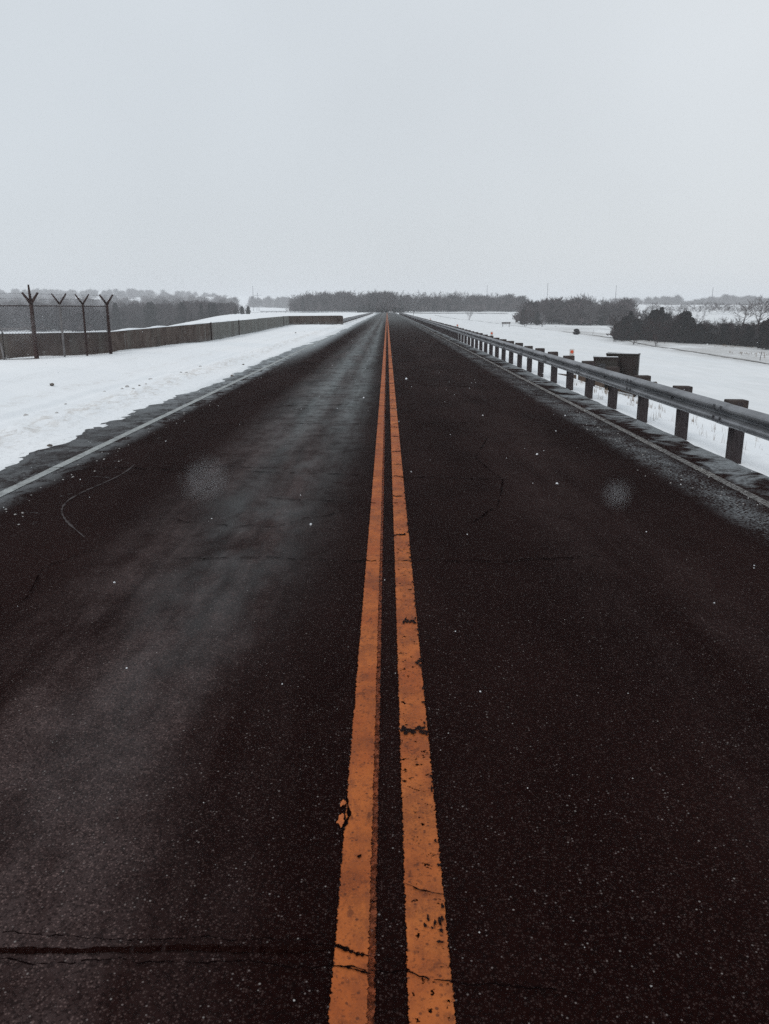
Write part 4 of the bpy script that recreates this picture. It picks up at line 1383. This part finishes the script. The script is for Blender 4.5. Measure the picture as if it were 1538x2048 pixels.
# thin masts and pylons on the horizon
def mast(px, y, top, lab, w=.5, pylon=False):
    x = bearing(px, y); z0 = gz(x, y); zt = CAM_H + (618 - top) * y / 1704
    r_ = empty('mast' if not pylon else 'pylon', (x, y, z0)); h = zt - z0
    tag(r_, lab, 'mast' if not pylon else 'pylon')
    m = MB()
    b = 2.2 if pylon else w
    e = .25 if pylon else w * .4
    for sx_, sy_ in ((-1, -1), (1, -1), (1, 1), (-1, 1)): m.tube([(sx_ * b / 2, sy_ * b / 2, -.5), (sx_ * e / 2, sy_ * e / 2, h)], .06, 3)
    n = 10
    for k in range(n):
        t0, t1 = k / n, (k + 1) / n
        b0, b1 = b + (e - b) * t0, b + (e - b) * t1
        m.tube([(-b0 / 2, -b0 / 2, h * t0), (b1 / 2, -b1 / 2, h * t1)], .04, 3)
        m.tube([(b0 / 2, b0 / 2, h * t0), (-b1 / 2, b1 / 2, h * t1)], .04, 3)
    m.build('lattice', M['wire'], r_)
    if pylon:
        for t in (.72, .86):
            m = MB(); m.tube([(-3, 0, h * t), (3, 0, h * t)], .1, 4); m.build('crossarm', M['wire'], r_)


mast(973, 640, 571, 'thin mast rising over the wood right of the road', .45)
mast(1093, 640, 566, 'tall thin mast behind the middle of the right-hand woods', .45)
mast(1229, 640, 571, 'thin mast over the right end of the right-hand wood', .45)
mast(1421, 700, 575, 'thin mast over the far right treeline', .45)
mast(507, 700, 572, 'faint tall mast in the gap left of the road end', .4)
mast(516, 690, 586, 'faint pylon with crossarms in the gap left of the road end', pylon=True)


# ------------------------------------------------------------------ grass and small debris
def blades(name, spots_, hmin, hmax, mat, label, per=7, w=.004, lean=.35, parent=None):
    q = np.random.RandomState(len(spots_))
    V = []; F = []
    for (x, y) in spots_:
        z = gz(x, y)
        for _ in range(per):
            h = q.uniform(hmin, hmax); a = q.uniform(0, 6.28); l = q.uniform(0, lean) * h
            bx0, by0 = x + q.normal() * .035, y + q.normal() * .035
            ww = w * q.uniform(.7, 1.3); b = len(V)
            V += [(bx0 - ww, by0, z - .03), (bx0 + ww, by0, z - .03), (bx0 + math.cos(a) * l * .4 + ww * .6, by0 + math.sin(a) * l * .4, z + h * .6), (bx0 + math.cos(a) * l * .4 - ww * .6, by0 + math.sin(a) * l * .4, z + h * .6),
                  (bx0 + math.cos(a) * l, by0 + math.sin(a) * l, z + h)]
            F += [(b, b + 1, b + 2), (b, b + 2, b + 3), (b + 3, b + 2, b + 4)]
    me = fast_mesh(name, np.array(V), np.array(F), mat)
    o = link(name, me); tag(o, label, 'grass', kind='stuff')
    return o


gq = random.Random(17)
sp = []
for _ in range(420):
    y = 6 + 60 * gq.random() ** 1.3; x = 4.4 + abs(gq.gauss(0, 1)) * 2.0
    if fbm(x, y, .8, 3, 31) > .02: sp.append((x, y))
blades('dry_grass', sp, .03, .20, M['straw'], 'dry stems of grass sticking out of the snow beside the guardrail posts', 4, .0022)
sp = [(5.7 + gq.gauss(0, .5), 19.5 + gq.gauss(0, 1.8)) for _ in range(30)]
blades('dry_grass', sp, .05, .18, M['straw'], 'tufts of weeds in the snow before the cabinets', 7, .004)
sp = []
for _ in range(2600):
    y = 90 + 90 * gq.random(); x = 46 + 26 * gq.random()
    if fbm(x, y, .06, 3, 33) > -.02: sp.append((x, y))
blades('dry_grass', sp, .08, .32, M['straw'], 'tawny grass showing through thin snow before the dark thicket', 5, .014, .8)


def clod(x, y, r, mat, label, seed, z=None, flat=.6):
    bm = bmesh.new(); bmesh.ops.create_icosphere(bm, subdivisions=2, radius=r)
    for v in bm.verts:
        n = mnoise.noise(v.co * (1.6 / r) + Vector((seed * 3.1, seed, 0)))
        v.co *= 1 + .5 * n; v.co.z *= flat
    me = bpy.data.meshes.new('clod'); bm.to_mesh(me); bm.free(); me.materials.append(mat)
    o = link('snow_clod', me, None, (x, y, (bank_z(x, y) if z is None else z) + r * flat * .45))
    tag(o, label, 'clod', 'clods on the left snow bank')


def ground_at(px, py, z=.06):
    k = (py - 618)
    return ((px - 774) / k * (CAM_H - z) * 1.0317, (CAM_H - z) * 1704 / k - (CAM_H - z) * .2537)


for k, (px, py, r, dark) in enumerate(((104, 781, .065, 1), (300, 755, .065, 0), (278, 769, .035, 1), (253, 770, .06, 0), (243, 773, .04, 0), (266, 774, .04, 0), (291, 764, .035, 0), (208, 780, .04, 0), (361, 743, .045, 0), (372, 741, .045, 0),
                                       (50, 829, .05, 0), (112, 822, .035, 0), (96, 872, .045, 1), (130, 806, .03, 0), (486, 722, .05, 1), (463, 742, .06, 1), (400, 730, .05, 0), (591, 665, .08, 1))):
    x, y = ground_at(px, py, .14)
    lab = 'small lump of dirty ice on the snow bank left of the road'
    if k == 0: lab = 'dark muddy clod lying alone on the smooth snow at left'
    if k == 1: lab = 'largest grey lump of ice on the bank, ending a row of crumbs'
    clod(x, y, r * .72, M['clod_dark'] if dark else M['clod'], lab, k + 1)

# icy crumbs on the road
q = random.Random(41)
bmk = bmesh.new()
def crumb(x, y, r):
    res = bmesh.ops.create_icosphere(bmk, subdivisions=1, radius=r)
    for v in res['verts']:
        v.co = Vector((v.co.x * q.uniform(.6, 1.4), v.co.y * q.uniform(.6, 1.4), v.co.z * .6)) + Vector((x, y, r * .3))
for k in range(150):
    y = 6 + 26 * q.random() ** 1.4; crumb(-3.25 + q.gauss(0, .12) - .02 * y * q.random(), y, q.uniform(.004, .012))
for k in range(260):
    y = 7 + 40 * q.random() ** 1.3; crumb(3.15 + q.gauss(0, .14), y, q.uniform(.003, .010))
for k in range(90):
    x = q.uniform(-2.2, 2.2); y = 1.5 + 8 * q.random() ** 1.5; crumb(x, y, q.uniform(.0015, .0032))
me = bpy.data.meshes.new('crumbs'); bmk.to_mesh(me); bmk.free(); me.materials.append(M['clod'])
o = link('ice_crumbs', me); tag(o, 'tiny crumbs of ice and grit scattered over the asphalt', 'crumbs', kind='stuff')

# snowflakes: sparse real flakes in the air
bmk = bmesh.new()
for k in range(420):
    y = 1.2 + 26 * q.random() ** .8; x = q.uniform(-.6, .6) * (y + 1.0); z = q.uniform(.05, 1.65)
    r = q.uniform(.0018, .0042)
    res = bmesh.ops.create_icosphere(bmk, subdivisions=1, radius=r)
    for v in res['verts']: v.co = Vector((v.co.x * q.uniform(.5, 1.7), v.co.y, v.co.z * q.uniform(.5, 1.5))) + Vector((x, y, z))
bpy.context.view_layer.update()
for (px, py, d, r) in ((412, 958, .050, .00050), (1233, 990, .085, .00052), (45, 650, .055, .00045)):
    c = cam.matrix_world @ Vector(((px - 769) / 1600 * d, -(py - 1024) / 1600 * d, -d))
    for _ in range(26):                                      # a loose fluffy flake: many tiny crystals
        e = c + Vector((q.gauss(0, 1), q.gauss(0, .3), q.gauss(0, 1))) * .00042
        res = bmesh.ops.create_icosphere(bmk, subdivisions=1, radius=r * .15)
        for v in res['verts']: v.co = v.co + e
me = bpy.data.meshes.new('flakes'); bmk.to_mesh(me); bmk.free(); me.materials.append(M['flake'])
o = link('falling_snow', me); tag(o, 'sparse white snowflakes falling over the road', 'snow', kind='stuff')

# ------------------------------------------------------------------ haze
hb = MB().box(-3400, 3400, -120, 3800, -12, 48)
hm = bpy.data.materials.new('haze'); hm.use_nodes = True
ht = hm.node_tree; ht.nodes.clear()
ho = ht.nodes.new('ShaderNodeOutputMaterial'); pv = ht.nodes.new('ShaderNodeVolumePrincipled')
pv.inputs['Color'].default_value = (0.96, 0.975, 1.0, 1)
pv.inputs['Density'].default_value = 0.00052
ht.links.new(pv.outputs[0], ho.inputs['Volume'])
haze = hb.build('haze', hm)
tag(haze, 'thin snowy haze in the air', 'haze', kind='stuff')
